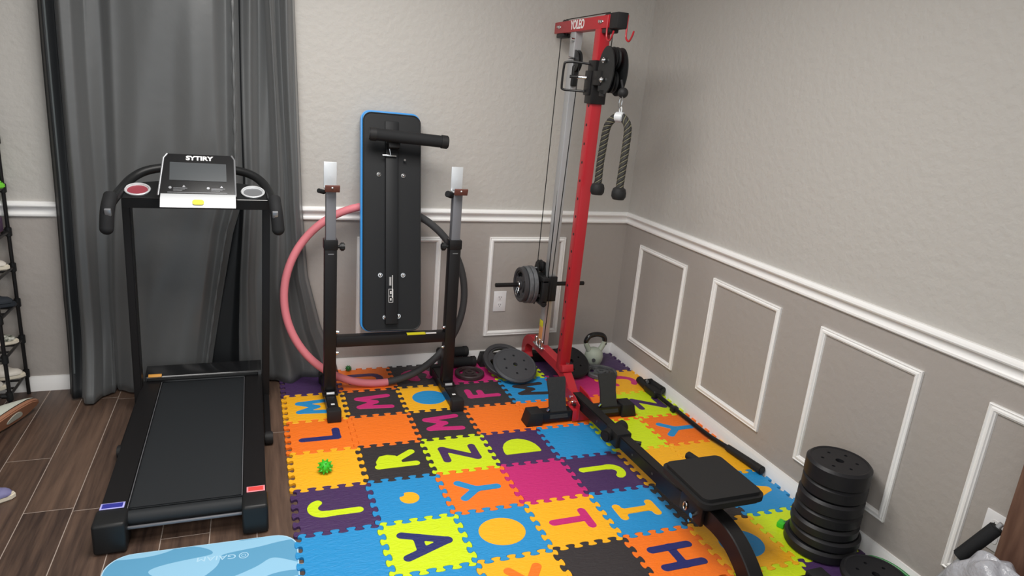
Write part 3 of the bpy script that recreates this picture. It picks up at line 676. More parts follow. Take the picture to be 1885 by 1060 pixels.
mb = MB(); mb.box((-.055, L - .238, .040), (.018, L - .230, .046), .002); mb.tube([(-.012, L - .234, .044), (-.02, L - .20, .05)], .003, seg=6); bpart('locking_pin', mb, M['chrome'])
mb = MB(); mb.cyl((.066, L - .25, .002), (.066, L - .25, .03), .006, seg=10); bpart('side_pin', mb, M['chrome'], ub)
mb = MB(); mb.box((-.001, .18, .0302), (.002, .30, .0308))
for k in range(3): mb.box((-.016 + k * .004, .245, .0302), (-.0145 + k * .004, .29, .0308))
for a, b in (((-.020, .155), (.004, .157)), ((-.020, .225), (.004, .227)), ((-.020, .188), (.004, .190)), ((-.020, .155), (-.018, .227)), ((.002, .155), (.004, .227)), ((-.011, .200), (-.005, .216)), ((-.011, .165), (-.005, .178))): mb.box((*a, .0302), (*b, .0308))
bpart('printed_label', mb, M['stick_w'], sp_, 'small white printed marks')
mb = MB(); mb.box((-.03, L - .20, .025), (.03, L - .15, .09), .005); bpart('roller_bracket', mb, M['blkmetal'])
r0, r1 = Vector((-.136, L - .140, .110)), Vector((.278, L - .158, .125)); d = (r1 - r0).normalized()
mb = MB(); mb.cyl(r0 + d * .03, r1 - d * .03, .0315, seg=28); ro = bpart('foam_roller', mb, M['foam'])
for p, q in ((r0, r0 + d * .042), (r1 - d * .042, r1)):
    mb = MB(); mb.cyl(p, q, .035, seg=28, bev=.005); bpart('end_cap', mb, M['rubber'], ro)

# ------------------------------------------------------------ hoop leaning on the wall behind the bench
hc0 = Vector((-1.648, -.285, .034)); tl = math.radians(10); R_ = .497
hy = Vector((0, math.sin(tl), math.cos(tl))); hc = hc0 + hy * R_ + Vector((.012, 0, 0))
hp = Thing('hula_hoop', 'large foam hoop, half pink and half charcoal, leaning behind the squat stand', 'hoop', hc0)
def arcpts(a0, a1, n=50): return [hc + Vector((1, 0, 0)) * R_ * math.cos(math.radians(a0 + (a1 - a0) * k / n)) + hy * R_ * math.sin(math.radians(a0 + (a1 - a0) * k / n)) for k in range(n + 1)]
mb = MB(); mb.tube(arcpts(95, 276), .021, seg=14); hp.part('pink_half', mb, M['pink_foam'], None, 'pink foam half')
mb = MB(); mb.tube(arcpts(-84, 95), .0205, seg=14); hp.part('charcoal_half', mb, M['grey_foam'], None, 'charcoal foam half')

# ------------------------------------------------------------ weight plates
def plate_geo(r, t, hub=.018, kind='holes'):
    """plate lying flat, bottom at z=0"""
    mb = MB()
    if kind == 'holes':        # vinyl plate: disc with six small holes
        h = t
        outer = [(r * math.cos(a), r * math.sin(a)) for a in np.linspace(0, 2 * PI, 65)[:-1]]
        mb.lathe([(r * .86, 0), (r - .008, 0), (r, .008), (r, h - .010), (r - .010, h), (r * .86, h - .002)], seg=64)
        holes = [[(hub * math.cos(-a), hub * math.sin(-a)) for a in np.linspace(0, 2 * PI, 25)[:-1]]]
        for k in range(6):
            cx, cy = r * .52 * math.cos(k * PI / 3 + .3), r * .52 * math.sin(k * PI / 3 + .3)
            holes.append([(cx + r * .055 * math.cos(-a), cy + r * .055 * math.sin(-a)) for a in np.linspace(0, 2 * PI, 15)[:-1]])
        mb.prism([[(x * .87, y * .87) for x, y in outer]] + holes, .004, h - .003)
    else:                      # iron plate: rim, thin web with openings, hub
        n = 3 if kind == 'grip' else 4
        mb.lathe([(r * .80, .002), (r * .84, 0), (r - .004, 0), (r, .004), (r, t - .004), (r - .004, t), (r * .84, t), (r * .80, t - .003)], seg=64)
        mb.lathe([(hub, 0), (hub * 2.1, 0), (hub * 2.1, t), (hub * 1.9, t + .001), (hub, t + .001)], seg=40)
        outer = [(r * .82 * math.cos(a), r * .82 * math.sin(a)) for a in np.linspace(0, 2 * PI, 65)[:-1]]
        holes = [[(hub * 1.02 * math.cos(-a), hub * 1.02 * math.sin(-a)) for a in np.linspace(0, 2 * PI, 25)[:-1]]]
        for k in range(n):
            a0 = 2 * PI * k / n; w_ = PI / n * .52; ri, re_ = r * .47, r * .72
            rm, hw = (ri + re_) / 2, (re_ - ri) / 2
            lp = [((rm + hw * math.cos(q)) * 1, hw * math.sin(q)) for q in []]
            lp = [(re_ * math.cos(a), re_ * math.sin(a)) for a in np.linspace(a0 - w_, a0 + w_, 9)] 
            ec = [(rm * math.cos(a0 + w_) + hw * math.cos(a0 + w_ + q), rm * math.sin(a0 + w_) + hw * math.sin(a0 + w_ + q)) for q in np.linspace(.3, PI - .3, 5)]
            ic = [(ri * math.cos(a), ri * math.sin(a)) for a in np.linspace(a0 + w_, a0 - w_, 9)]
            sc_ = [(rm * math.cos(a0 - w_) + hw * math.cos(a0 - w_ - q), rm * math.sin(a0 - w_) + hw * math.sin(a0 - w_ - q)) for q in np.linspace(PI - .3, .3, 5)]
            holes.append((lp + ec + ic + sc_)[::-1])
        mb.prism([outer] + holes, t * .22, t * .72)
    return mb
def plate(mtx, r, t, m, label, kind='holes', hub=.016, group=None, logo=False):
    g = plate_geo(r, t, hub, kind); loc = mtx.translation.copy()
    bmesh.ops.transform(g.bm, matrix=mtx, verts=g.bm.verts)
    return single('weight_plate', g, m, label, 'weight plate', loc, group, 30)
def flat(x, y, z, tiltx=0, tilty=0, spin=0): return Matrix.Translation((x, y, z)) @ Euler((tiltx, tilty, spin)).to_matrix().to_4x4()
# tall stack by the right wall
z = ZM + .001; spec = [(.1365, .048), (.131, .045), (.127, .045), (.124, .052), (.1225, .055), (.120, .058), (.120, .076)]
words_ = ['bottommost and widest plate of the tall stack by the right wall', 'second plate from the bottom of the tall stack by the right wall', 'third plate from the bottom of the tall stack by the right wall',
          'middle plate of the tall stack by the right wall', 'third plate from the top of the tall stack by the right wall', 'plate directly under the topmost one of the tall stack', 'topmost plate of the tall stack, its six small holes showing']
offx = [(-.004, .0), (.006, -.004), (-.002, .002), (.004, .004), (0, 0), (.006, .002), (.002, .0)]
zz = z
for (r_, t_), wd, (ox, oy) in zip(spec, words_, offx):
    plate(flat(-.160 + ox, -2.080 + oy, zz, spin=ox * 60), r_, t_, M['vinyl'], 'black ' + wd, group='plates in the tall stack by the right wall'); zz += t_ + .0008
# the lone plate in front of the stack
plate(flat(-.166, -2.345, ZM + .036, tiltx=.0), .118, .034, M['vinyl'], 'round black plate in front of the tall stack beside the green band', hub=.014)
# pair tilted in front of the black box at the back wall
ph = .45; ori = Matrix.Rotation(.10, 4, 'Z') @ Matrix.Rotation(ph, 4, 'X')
plate(Matrix.Translation((-.862, -.215, .077)) @ ori @ Matrix.Rotation(PI / 2, 4, 'Z'), .134, .030, M['iron_dark'], 'tilted grey plate with an open hand slot, behind the six-holed plate', 'grip', .016, 'weight plates near the back wall')
plate(Matrix.Translation((-.822, -.290, .0765)) @ ori, .136, .028, M['iron'], 'tilted grey plate with six small holes, left of the red tower', 'holes', .014, 'weight plates near the back wall')
plate(flat(-1.082, -.224, ZM + .001, spin=.4), .088, .024, M['iron_red'], 'small maroon black plate lying flat behind the right squat stand foot', 'grip', .013, 'weight plates near the back wall')
# black plates leaning behind the tower post and the grey one under the kettlebell
ori = Matrix.Rotation(.15, 4, 'Z') @ Matrix.Rotation(.55, 4, 'X')
plate(Matrix.Translation((-.455, -.300, .080)) @ ori, .122, .028, M['vinyl'], 'black tilted plate behind the red tower post', 'holes', .014, 'weight plates near the back wall')
plate(flat(-.258, -.352, ZM + .001, spin=.9), .100, .026, M['iron_mid'], 'grey worn plate lying flat in front of the kettlebell', 'iron', .014, 'weight plates near the back wall')

# ------------------------------------------------------------ kettlebell
kx, ky = -.228, -.180
kt = Thing('kettlebell', 'pale grey green kettlebell with a black handle in the room corner', 'kettlebell', (kx, ky, ZM))
mb = MB(); mb.lathe([(0, 0), (.042, 0), (.048, .006), (.057, .030), (.060, .055), (.055, .082), (.040, .100), (.026, .108), (0, .110)], Matrix.Translation((kx, ky, ZM + .001)))
for s in (-1, 1): mb.tube(bez([(kx + s * .030, ky, .09), (kx + s * .048, ky, .122), (kx + s * .062, ky, .148), (kx + s * .066, ky, .166)], 5), .017, seg=14, scale=None)
kb = kt.part('body', mb, M['kettle'])
mb = MB(); mb.tube(bez([(kx - .066, ky, .160), (kx - .065, ky, .180), (kx - .045, ky, .206), (kx, ky, .215), (kx + .045, ky, .206), (kx + .065, ky, .180), (kx + .066, ky, .145)], 7), .0165, seg=16); kt.part('handle', mb, M['blkgloss'], None, 'black handle')
mb = MB(); mb.cyl((kx - .024, ky - .048, .06), (kx - .029, ky - .058, .06), .012, seg=16); kt.part('emblem', mb, M['iron'], kb, 'small dark emblem')

# ------------------------------------------------------------ black padded rollers at the wall
for y, z_, xr_, lab in ((-.094, ZM + .0345, -1.005, 'front and lower black padded roller at the baseboard behind the right post'), (-.0475, ZM + .0845, -1.045, 'rear and upper black padded roller against the baseboard behind the right post')):
    th = Thing('padded_roller', lab, 'roller', (-1.13, y, z_ - .0335), 'black padded rollers at the back wall')
    mb = MB(); mb.cyl((-1.225, y, z_), (xr_ - .02, y, z_), .031, seg=24); th.part('foam_sleeve', mb, M['foam'])
    for p, q in ((-1.24, -1.205), (xr_ - .035, xr_)):
        mb = MB(); mb.cyl((p, y, z_), (q, y, z_), .0335, seg=24, bev=.006); th.part('end_cap', mb, M['rubber'])

# ------------------------------------------------------------ lat tower with the low row beam and seat
TX = -.655
lt = Thing('cable_tower', 'tall red cable pull-down tower with a black seat beam, in the far corner', 'exercise machine', (TX, -.86, ZM))
def foot_bar(y, lab):
    mb = MB(); mb.box((TX - .24, y - .03, .020), (TX + .24, y + .03, .078), .003); f = lt.part('foot_bar', mb, M['blkmetal'])
    for s in (-1, 1):
        a, b = TX + s * .235, TX + s * .325
        mb = MB(); mb.prism([[(a, ZM), (b, ZM), (b - s * .016, .086), (a, .086)]], y - .042, y + .042, Matrix(((1, 0, 0, 0), (0, 0, -1, 2 * y * 0), (0, 1, 0, 0), (0, 0, 0, 1))))
        bmesh.ops.transform(mb.bm, matrix=Matrix.Translation((0, 0, 0)), verts=mb.bm.verts)
        for v in mb.bm.verts: v.co.y = y + (v.co.y + y) if False else v.co.y
        mb.bm.clear(); mb.box((min(a, b), y - .042, ZM), (max(a, b), y + .042, .086), .004)
        for v in mb.bm.verts:
            if abs(v.co.x - b) < .006 and v.co.z > .07: v.co.x -= s * .018
        lt.part('end_cap', mb, M['rubber'], f)
    return f
foot_bar(-.868, ''); foot_bar(-.075, ''); foot_bar(-2.305, '')
def arch(pts, wd, h, name, m, lab=None):
    w2, h2, b = wd / 2, h / 2, .004
    prof = [(-w2 + b, -h2), (w2 - b, -h2), (w2, -h2 + b), (w2, h2 - b), (w2 - b, h2), (-w2 + b, h2), (-w2, h2 - b), (-w2, -h2 + b)]
    mb = MB(); mb.sweep(bez([(TX, y, z) for y, z in pts], 7), prof); return lt.part(name, mb, m, None, lab)
rb = arch([(-.095, .046), (-.070, .085), (-.078, .145), (-.125, .185), (-.20, .196), (-.32, .192), (-.45, .190), (-.56, .188), (-.64, .172), (-.705, .135), (-.745, .105), (-.80, .085)], .052, .062, 'base_frame', M['red'], 'red arched base frame')
# front red bracket that clamps the beam over the front foot
mb = MB()
for s in (-1, 1): mb.prism([[(-.760, .150), (-.860, .142), (-.925, .118), (-.928, .034), (-.905, .034), (-.902, .082), (-.80, .082), (-.765, .10)]], TX + s * .040 - .003, TX + s * .040 + .003, Matrix(((0, 0, 1, 0), (1, 0, 0, 0), (0, 1, 0, 0), (0, 0, 0, 1))))
mb.box((TX - .066, -.905, .078), (TX + .036, -.80, .084), .001); mb.box((TX - .066, -.911, .020), (TX + .040, -.905, .084), .001); bk = lt.part('beam_bracket', mb, M['red'])
mb = MB(); mb.cyl((TX - .041, -.855, .105), (TX - .050, -.855, .105), .013, seg=6); mb.cyl((TX - .049, -.855, .105), (TX - .060, -.855, .105), .007, seg=12); mb.cyl((TX - .041, -.825, .122), (TX - .050, -.825, .122), .008, seg=12); mb.cyl((TX - .046, -.815, .08), (TX - .046, -.815, .096), .006, seg=10); lt.part('bolt', mb, M['chrome'], bk)
mb = MB(); mb.cyl((TX - .040, -.885, .104), (TX - .058, -.887, .104), .009, seg=14); lt.part('knob', mb, M['blk'], bk)
# red post
PY = -.600
mb = MB(); mb.box((TX - .030, PY - .028, .185), (TX + .030, PY + .028, 2.0), .004); po = lt.part('post', mb, M['red'])
mb = MB()
for k in range(15):
    z_ = .30 + .095 * k
    if z_ < 1.66: mb.cyl((TX - .0295, PY + .0, z_), (TX - .0306, PY + .0, z_), .0075, seg=10)
lt.part('pin_holes', mb, M['blk'], po)
mb = MB(); mb.box((TX - .034, PY - .07, .188), (TX + .034, PY - .02, .228), .003, rot=(-.35, 0, 0)); mb.box((TX - .030, PY - .052, .212), (TX + .030, PY - .026, .219)); lt.part('post_bracket', mb, M['red'], rb)
mb = MB(); mb.cyl((TX, PY - .045, .215), (TX, PY - .052, .240), .009, seg=10); lt.part('bolt', mb, M['chrome'], rb)
# top crossbar
mb = MB(); mb.box((TX - .027, -.715, 1.998), (TX + .027, -.055, 2.058), .003); cbm = lt.part('top_crossbar', mb, M['red'])
mb = MB(); mb.box((TX - .029, -.790, 1.992), (TX + .029, -.712, 2.064), .004); lt.part('end_cap', mb, M['rubber'], cbm)
lt.part('brand_lettering', text_mesh('YOLEO', .062, frame_mtx((TX - .0275, -.352, 2.030), (0, -1, 0), (0, 0, 1)), sx=.82, bold=.0016), M['stick_w'], cbm, 'white lettering YOLEO')
mb = MB()
for y in (-.12, -.62): mb.ball((TX - .028, y, 2.030), .013, 14, (.7, 1.9, .7)); mb.cyl((TX - .028, y, 2.030), (TX - .040, y, 2.030), .007, seg=10)
lt.part('axle_bolt', mb, M['chrome'], cbm)
def pulley(c, r, name='pulley', t=.022, parent=None):
    mb = MB(); mb.lathe([(.006, -t / 2), (r * .72, -t / 2), (r, -t / 2), (r, -t * .32), (r * .80, 0), (r, t * .32), (r, t / 2), (r * .72, t / 2), (.006, t / 2)], Matrix.Translation(c) @ Matrix.Rotation(PI / 2, 4, 'Y'), 32); return lt.part(name, mb, M['blk'], parent)
pulley((TX, -.145, 2.022), .048); pulley((TX, -.655, 2.022), .050)
for y in (-.125, -.675):
    mb = MB(); mb.box((TX - .024, y - .045, 1.975), (TX + .024, y + .045, 2.0), .006); lt.part('pulley_housing', mb, M['blk'], cbm)
# J hooks on the crossbar end
for s, y in ((-1, -.700), (1, -.785)):
    x = TX - .031 if s < 0 else TX + .028
    mb = MB(); mb.tube(bez([(x, y, 2.055), (x, y - .002, 1.97), (x, y - .014, 1.945), (x, y - .040, 1.938), (x, y - .062, 1.960), (x, y - .072, 1.980)], 6), .0045, seg=10); lt.part('hook', mb, M['red'], cbm)
# steel guide rail
GY = -.30
mb = MB(); mb.box((TX - .022, GY - .030, .20), (TX + .022, GY + .030, 2.0), .003); gr = lt.part('guide_rail', mb, M['steel'], None, 'bare steel guide rail')
mb = MB(); mb.box((TX - .0245, GY - .026, .215), (TX - .022, GY + .022, .345), .0005); sl = lt.part('label_sticker', mb, M['paper_stick'], gr, 'orange sticker with a yellow top')
mb = MB(); mb.box((TX - .0255, GY - .026, .335), (TX - .0245, GY + .022, .375), .0003); lt.part('label_header', mb, M['stick_y'], sl)
mb = MB()
for y in (GY - .055, GY + .035, GY - .015): mb.cyl((TX - .028, y, .222), (TX - .028, y, .252), .011, seg=12); mb.ball((TX - .028, y, .254), .010, 12)
mb.box((TX - .045, GY - .08, .214), (TX + .02, GY + .05, .222), .002); lt.part('rail_foot_bolts', mb, M['chrome'], gr)
mb = MB(); mb.cyl((TX - .022, GY - .02, 1.958), (TX - .040, GY - .02, 1.958), .011, seg=12); mb.cyl((TX - .022, GY - .035, 1.865), (TX - .052, GY - .035, 1.865), .006, seg=12); lt.part('bolt', mb, M['chrome'], gr)
pulley((TX - .004, -.335, 1.850), .058, 'floating_pulley', .024)
mb = MB(); mb.box((TX - .022, -.352, 1.72), (TX + .012, -.326, 1.83), .008, seg=3); lt.part('pulley_clevis', mb, M['blk'])
# sliding sleeve with pull handle and the twin side plates
mb = MB(); mb.box((TX - .041, PY - .040, 1.640), (TX + .041, PY + .040, 1.850), .005); mb.box((TX - .050, PY - .02, 1.68), (TX - .036, PY + .045, 1.80), .005); mb.box((TX - .045, PY - .12, 1.73), (TX - .005, PY - .035, 1.80), .005); sv = lt.part('sliding_sleeve', mb, M['blkmetal'])
mb = MB(); x = TX - .05
hd = [(x + .012, PY + .03, 1.832), (x - .05, PY + .07, 1.836), (x - .088, PY + .092, 1.832), (x - .096, PY + .096, 1.815), (x - .098, PY + .096, 1.72), (x - .090, PY + .092, 1.700), (x - .05, PY + .07, 1.698), (x + .012, PY + .03, 1.698)]
mb.tube(bez(hd, 5), .006, seg=10); lt.part('pull_handle', mb, M['blkmetal'], sv)
mb = MB(); mb.cyl((TX - .045, PY + .03, 1.765), (TX - .085, PY + .055, 1.765), .009, seg=14); lt.part('spring_pin', mb, M['chrome'], sv)
mb = MB(); mb.cyl((TX - .08, PY + .05, 1.765), (TX - .118, PY + .075, 1.765), .008, seg=12); lt.part('pin_head', mb, M['blk'], sv)
def side_plate(x, y, z, ry, rz, t=.006):
    mb = MB(); mb.prism([[(ry * math.cos(a), rz * math.sin(a)) for a in np.linspace(0, 2 * PI, 49)[:-1]]], x - t / 2, x + t / 2, Matrix(((0, 0, 1, 0), (1, 0, 0, y), (0, 1, 0, z), (0, 0, 0, 1)))); return mb
DY, DZ = -.752, 1.802
mb = side_plate(TX - .036, DY, DZ, .080, .112); mb.box((TX - .039, DY - .01, DZ - .122), (TX - .033, DY + .04, DZ - .09), .002); sp1 = lt.part('pulley_side_plate', mb, M['blk'])
mb = side_plate(TX + .030, DY - .010, DZ - .004, .082, .112); lt.part('pulley_side_plate', mb, M['blk'])
pulley((TX - .006, DY - .012, DZ + .055), .054); pulley((TX - .006, DY - .012, DZ - .050), .054)
mb = MB(); mb.box((TX - .036, DY + .02, DZ - .10), (TX + .026, DY + .07, DZ + .03), .006); lt.part('pulley_block', mb, M['blk'])
for dz in (.045, -.045):
    mb = MB(); mb.cyl((TX - .045, DY + .01, DZ + dz), (TX - .052, DY + .01, DZ + dz), .013, seg=16); mb.ball((TX - .053, DY + .01, DZ + dz), .009, 12); lt.part('bolt', mb, M['chrome'], sp1)
mb = MB(); mb.ball((TX + .014, -.856, DZ - .098), .025, 20); mb.cyl((TX + .014, -.856, DZ - .09), (TX + .006, -.840, DZ - .04), .006, seg=10); lt.part('cable_stop', mb, M['rubber'])
# carriage on the rail
CZ = .585; CX = TX - .035
mb = MB(); 
for dx in (-.034, .012): mb.prism([[(GY + .035, CZ - .12), (GY + .085, CZ - .085), (GY + .085, CZ + .08), (GY + .065, CZ + .135), (GY + .035, CZ + .135), (GY + .015, CZ + .08), (GY - .01, CZ - .06)]], CX + dx - .003, CX + dx + .003, Matrix(((0, 0, 1, 0), (1, 0, 0, 0), (0, 1, 0, 0), (0, 0, 0, 1))))
mb.box((CX - .034, GY + .03, CZ - .06), (CX + .012, GY + .08, CZ + .07), .006); cg = lt.part('carriage', mb, M['blk'])
mb = MB(); mb.box((CX - .02, GY - .075, CZ + .035), (CX + .045, GY - .045, CZ + .065), .005); mb.box((CX - .02, GY - .085, CZ - .085), (CX + .045, GY - .055, CZ + .05), .006)
mb.bm.clear()
mb.box((CX - .045, GY - .085, CZ + .040), (CX - .005, GY + .05, CZ + .072), .006); mb.box((CX - .045, GY - .085, CZ - .080), (CX - .005, GY - .055, CZ + .06), .006); mb.cyl((CX - .025, GY - .085, CZ - .085), (CX - .025, GY + .04, CZ - .085), .017, seg=20); mb.box((TX - .028, GY - .05, CZ - .08), (TX + .028, GY - .032, CZ + .07), .004)
lt.part('carriage_arm', mb, M['blk'], cg)
mb = MB()
for y, z_ in ((GY + .06, CZ + .095), (GY + .055, CZ + .045), (GY + .05, CZ - .085), (GY + .02, CZ + .058), (GY + .03, CZ - .09)): mb.cyl((CX - .037, y, z_), (CX - .048, y, z_), .009, seg=12)
lt.part('bolt', mb, M['chrome'], cg)
pulley((CX - .012, GY + .06, CZ + .110), .036, 'carriage_pulley', .02, cg)
mb = MB(); mb.cyl((-.975, GY + .045, CZ), (CX - .03, GY + .045, CZ), .0125, seg=20, bev=.002); mb.cyl((CX + .01, GY + .045, CZ), (-.405, GY + .045, CZ), .0125, seg=20, bev=.002); lt.part('weight_peg', mb, M['blkmetal'])
# cables
def cable(pts):
    mb = MB(); mb.tube(pts, .0026, seg=8); return lt.part('cable', mb, M['blk'])
cable([(TX, -.098, 2.02), (CX - .012, GY + .095, CZ + .11)])
cable([(TX, -.145, 2.071), (TX, -.655, 2.073)])
cable([(TX, -.706, 2.02), (TX - .006, DY + .035, DZ + .07)])
cable([(TX - .006, -.385, 1.84), (TX - .030, -.375, .25)])
cable([(TX - .006, -.285, 1.85), (TX - .030, -.338, .62)])
# pedals
for x in (TX - .143, TX + .160):
    s = 1 if x > TX else -1
    pm = frame_mtx((x + s * .000, -.905, .045), (1, 0, 0), (0, .34, .94))
    mb = MB(); mb.prism([[(-.050, 0), (.054, 0), (.046, .06), (.044, .12), (.050, .20), (.046, .215), (-.052, .215), (-.056, .205), (-.048, .13), (-.050, .06)]], -.014, .0); bmesh.ops.transform(mb.bm, matrix=pm, verts=mb.bm.verts)
    p_ = lt.part('pedal_board', mb, M['grip_board'])
    mb = MB(); mb.cyl((x - .065, -.89, .088), (x - .058, -.895, .104), .008, seg=10); lt.part('bolt', mb, M['chrome'], p_)
# seat beam and curved rear leg
mb = MB(); mb.beam((TX, -.80, .105), (TX, -1.80, .135), .054, .060, .004); lt.part('seat_beam', mb, M['blkmetal'], None, 'long black seat beam')
arch([(-1.66, .13), (-1.78, .135), (-1.88, .150), (-1.97, .168), (-2.06, .172), (-2.14, .156), (-2.205, .120), (-2.25, .082), (-2.278, .056)], .060, .078, 'rear_leg', M['blkmetal'], 'curved black rear leg')
mb = MB(); mb.box((TX - .040, -1.325, .085), (TX + .040, -1.215, .160), .006); mb.cyl((TX - .075, -1.27, .125), (TX + .070, -1.20, .135), .030, seg=22, bev=.008); mb.cyl((TX + .03, -1.33, .12), (TX + .075, -1.36, .12), .010, seg=14); lt.part('beam_clamp', mb, M['blk'])
mb = MB()
for y in (-1.10, -1.45, -1.62): mb.cyl((TX - .0268, y, .105 + (-.80 - y) * .03), (TX - .0278, y, .105 + (-.80 - y) * .03), .006, seg=10)
lt.part('pin_holes', mb, M['slot'])
mb = MB()
SC = Vector((-.636, -1.940, .258))
P_ = [(x, y) for x, y in rrect(.286, .300, .040, 6)]
mb.prism([P_], 0, .048, Matrix.Translation(SC)); bmesh.ops.bevel(mb.bm, geom=[e for e in mb.bm.edges if e.calc_face_angle(0) > 1.2 and abs(e.verts[0].co.z - e.verts[1].co.z) < 1e-5], offset=.014, segments=4, affect='EDGES'); lt.part('seat', mb, M['blkgloss'] if False else M['rubber'])
mb = MB(); mb.box((TX - .07, -2.02, .245), (TX + .07, -1.85, .260), .003); mb.box((TX - .050, -2.0, .13), (TX - .034, -1.86, .255), .003); mb.box((TX + .034, -2.0, .13), (TX + .050, -1.86, .255), .003); mb.box((TX - .035, -1.97, .19), (TX + .035, -1.87, .25), .003); lt.part('seat_bracket', mb, M['blkmetal'])
mb = MB(); mb.tube([(TX - .053, -1.90 + .010 * math.cos(a), .160 + .017 * math.sin(a)) for a in np.linspace(0, 2 * PI, 19)[:-1]], .0025, closed=True, seg=6); mb.cyl((TX - .05, -1.955, .155), (TX - .064, -1.955, .155), .010, seg=12); mb.cyl((TX - .05, -1.94, .12), (TX - .058, -1.94, .12), .006, seg=10); lt.part('ring_pin', mb, M['chrome'])
mb = MB(); mb.cyl((-.518, -1.625, .205), (-.500, -1.80, .215), .018, seg=18, bev=.006); mb.cyl((-.505, -1.79, .215), (-.60, -1.80, .215), .010, seg=12); lt.part('foam_peg', mb, M['foam'])

for o_ in lt.o.children_recursive:                # the whole tower leans a little towards the right wall
    for v in o_.data.vertices:
        z_ = v.co.z + ZM - .2
        if z_ > 0: v.co.x += z_ * .011

# plates hanging on the carriage peg
ym = GY + .045
for x, r_, t_, m_, lab, kd in ((-.741, .112, .026, 'iron_mid', 'grey plate on the tower weight peg, next to the carriage', 'iron'), (-.769, .110, .026, 'iron_mid', 'grey plate in the middle of the three on the tower weight peg', 'iron'), (-.797, .103, .026, 'iron_dark', 'dark spoked plate, outermost on the tower weight peg', 'grip')):
    plate(Matrix.Translation((x, ym, CZ)) @ Matrix.Rotation(-PI / 2, 4, 'Y') @ Matrix.Rotation(.4, 4, 'Z'), r_, t_, M[m_], lab, kd, .0135, 'plates on the tower weight peg')
mb = MB(); mb.tube([Vector((-.828, ym, CZ)) + Vector((0, .017 * math.cos(a), .017 * math.sin(a))) for a in np.linspace(0, 2 * PI, 25)[:-1]], .0025, closed=True, seg=8)
mb.tube(bez([(-.828, ym + .012, CZ - .016), (-.837, ym + .010, CZ - .045), (-.837, ym - .004, CZ - .062), (-.837, ym - .018, CZ - .045), (-.828, ym - .012, CZ - .016)], 5), .0025, seg=8)
single('spring_clip', mb, M['chrome'], 'chrome spring collar clipped on the tower weight peg', 'collar', (-.828, ym, CZ))

# ------------------------------------------------------------ carabiner and triceps rope
rx, ry = TX + .020, -.862
mb = MB(); mb.tube([Vector((rx + .003 * math.sin(a), ry + .013 * math.cos(a), 1.662 + .030 * math.sin(a))) for a in np.linspace(0, 2 * PI, 25)[:-1]], .0032, closed=True, seg=8)
single('carabiner', mb, M['chrome'], 'steel snap hook linking the tower cable to the black rope', 'snap hook', (rx, ry, 1.662))
tp = Thing('triceps_rope', 'black twisted rope attachment with two rubber ends hanging from the tower', 'rope attachment', (rx, -.87, 1.59))
path = bez([(rx - .034, -.795, 1.248), (rx - .036, -.798, 1.36), (rx - .034, -.805, 1.46), (rx - .032, -.82, 1.545), (rx - .015, -.850, 1.588), (rx, -.872, 1.597), (rx + .012, -.892, 1.588), (rx + .022, -.922, 1.545), (rx + .016, -.935, 1.44), (rx + .008, -.942, 1.33), (rx + .004, -.945, 1.250)], 10)
n = len(path)
ln = [0]
for a, b in zip(path[:-1], path[1:]): ln.append(ln[-1] + (b - a).length)
def strand(ph, m, r, off, name):
    pts = []; prev = None
    N = 260
    for i in range(N + 1):
        s_ = ln[-1] * i / N; k = max(j for j in range(n) if ln[j] <= s_ + 1e-9); k = min(k, n - 2); f = (s_ - ln[k]) / (ln[k + 1] - ln[k]); p = path[k].lerp(path[k + 1], f); tg = (path[k + 1] - path[k]).normalized()
        x = (prev - tg * prev.dot(tg)).normalized() if prev else Vector((1, 0, 0)).cross(tg).normalized(); prev = x; y = tg.cross(x); a = ph + 2 * PI * s_ / .075
        pts.append(p + (x * math.cos(a) + y * math.sin(a)) * off)
    mb = MB(); mb.tube(pts, r, seg=8); return tp.part(name, mb, m)
for k in range(3): strand(k * 2 * PI / 3, M['rope'], .0100, .0092, 'rope_strand')
for k in range(3): strand(k * 2 * PI / 3 + PI / 3, M['ropey'], .0028, .0162, 'fine_strand')
for p in (path[0], path[-1]):
    mb = MB(); mb.lathe([(0, .020), (.020, .020), (.030, .013), (.035, -.004), (.035, -.024), (.027, -.038), (0, -.040)], Matrix.Translation(p)); tp.part('rubber_end', mb, M['rubber'])
mb = MB(); mb.cyl((rx - .012, -.856, 1.592), (rx + .010, -.890, 1.592), .024, seg=24, bev=.003); mb.tube([Vector((rx, -.872 + .010 * math.cos(a), 1.625 + .014 * math.sin(a))) for a in np.linspace(0, 2 * PI, 17)[:-1]], .003, closed=True, seg=8); tp.part('steel_clamp', mb, M['silver'], None, 'bright steel clamp and eye')

# ------------------------------------------------------------ long black bar with bent grip, along the right baseboard
br = Thing('landmine_bar', 'long black bar with a bent rubber grip lying along the right baseboard', 'bar', (-.06, -1.1, ZM))
mb = MB(); mb.tube(bez([(-.085, -.70, .034), (-.082, -.90, .032), (-.078, -1.18, .030), (-.066, -1.29, .030), (-.052, -1.37, .031)], 8), .0125, seg=14); br.part('shaft', mb, M['blkmetal'])
mb = MB(); mb.cyl((-.057, -1.345, .031), (-.036, -1.585, .036), .0175, .021, seg=20, bev=.004); br.part('hand_grip', mb, M['rubber'])
mb = MB(); mb.cyl((-.078, -.505, .036), (-.092, -.655, .034), .0215, seg=18, bev=.008); br.part('far_grip', mb, M['rubber'])
mb = MB(); mb.box((-.115, -.74, .014), (-.055, -.62, .062), .012, seg=3); mb.cyl((-.052, -.60, .05), (-.040, -.72, .05), .024, seg=18, bev=.008); mb.cyl((-.075, -.57, .045), (-.060, -.62, .07), .018, seg=14, bev=.004); br.part('swivel_joint', mb, M['blk'])
mb = MB(); mb.cyl((-.085, -.605, .066), (-.090, -.62, .070), .010, seg=14); br.part('bolt', mb, M['chrome'])
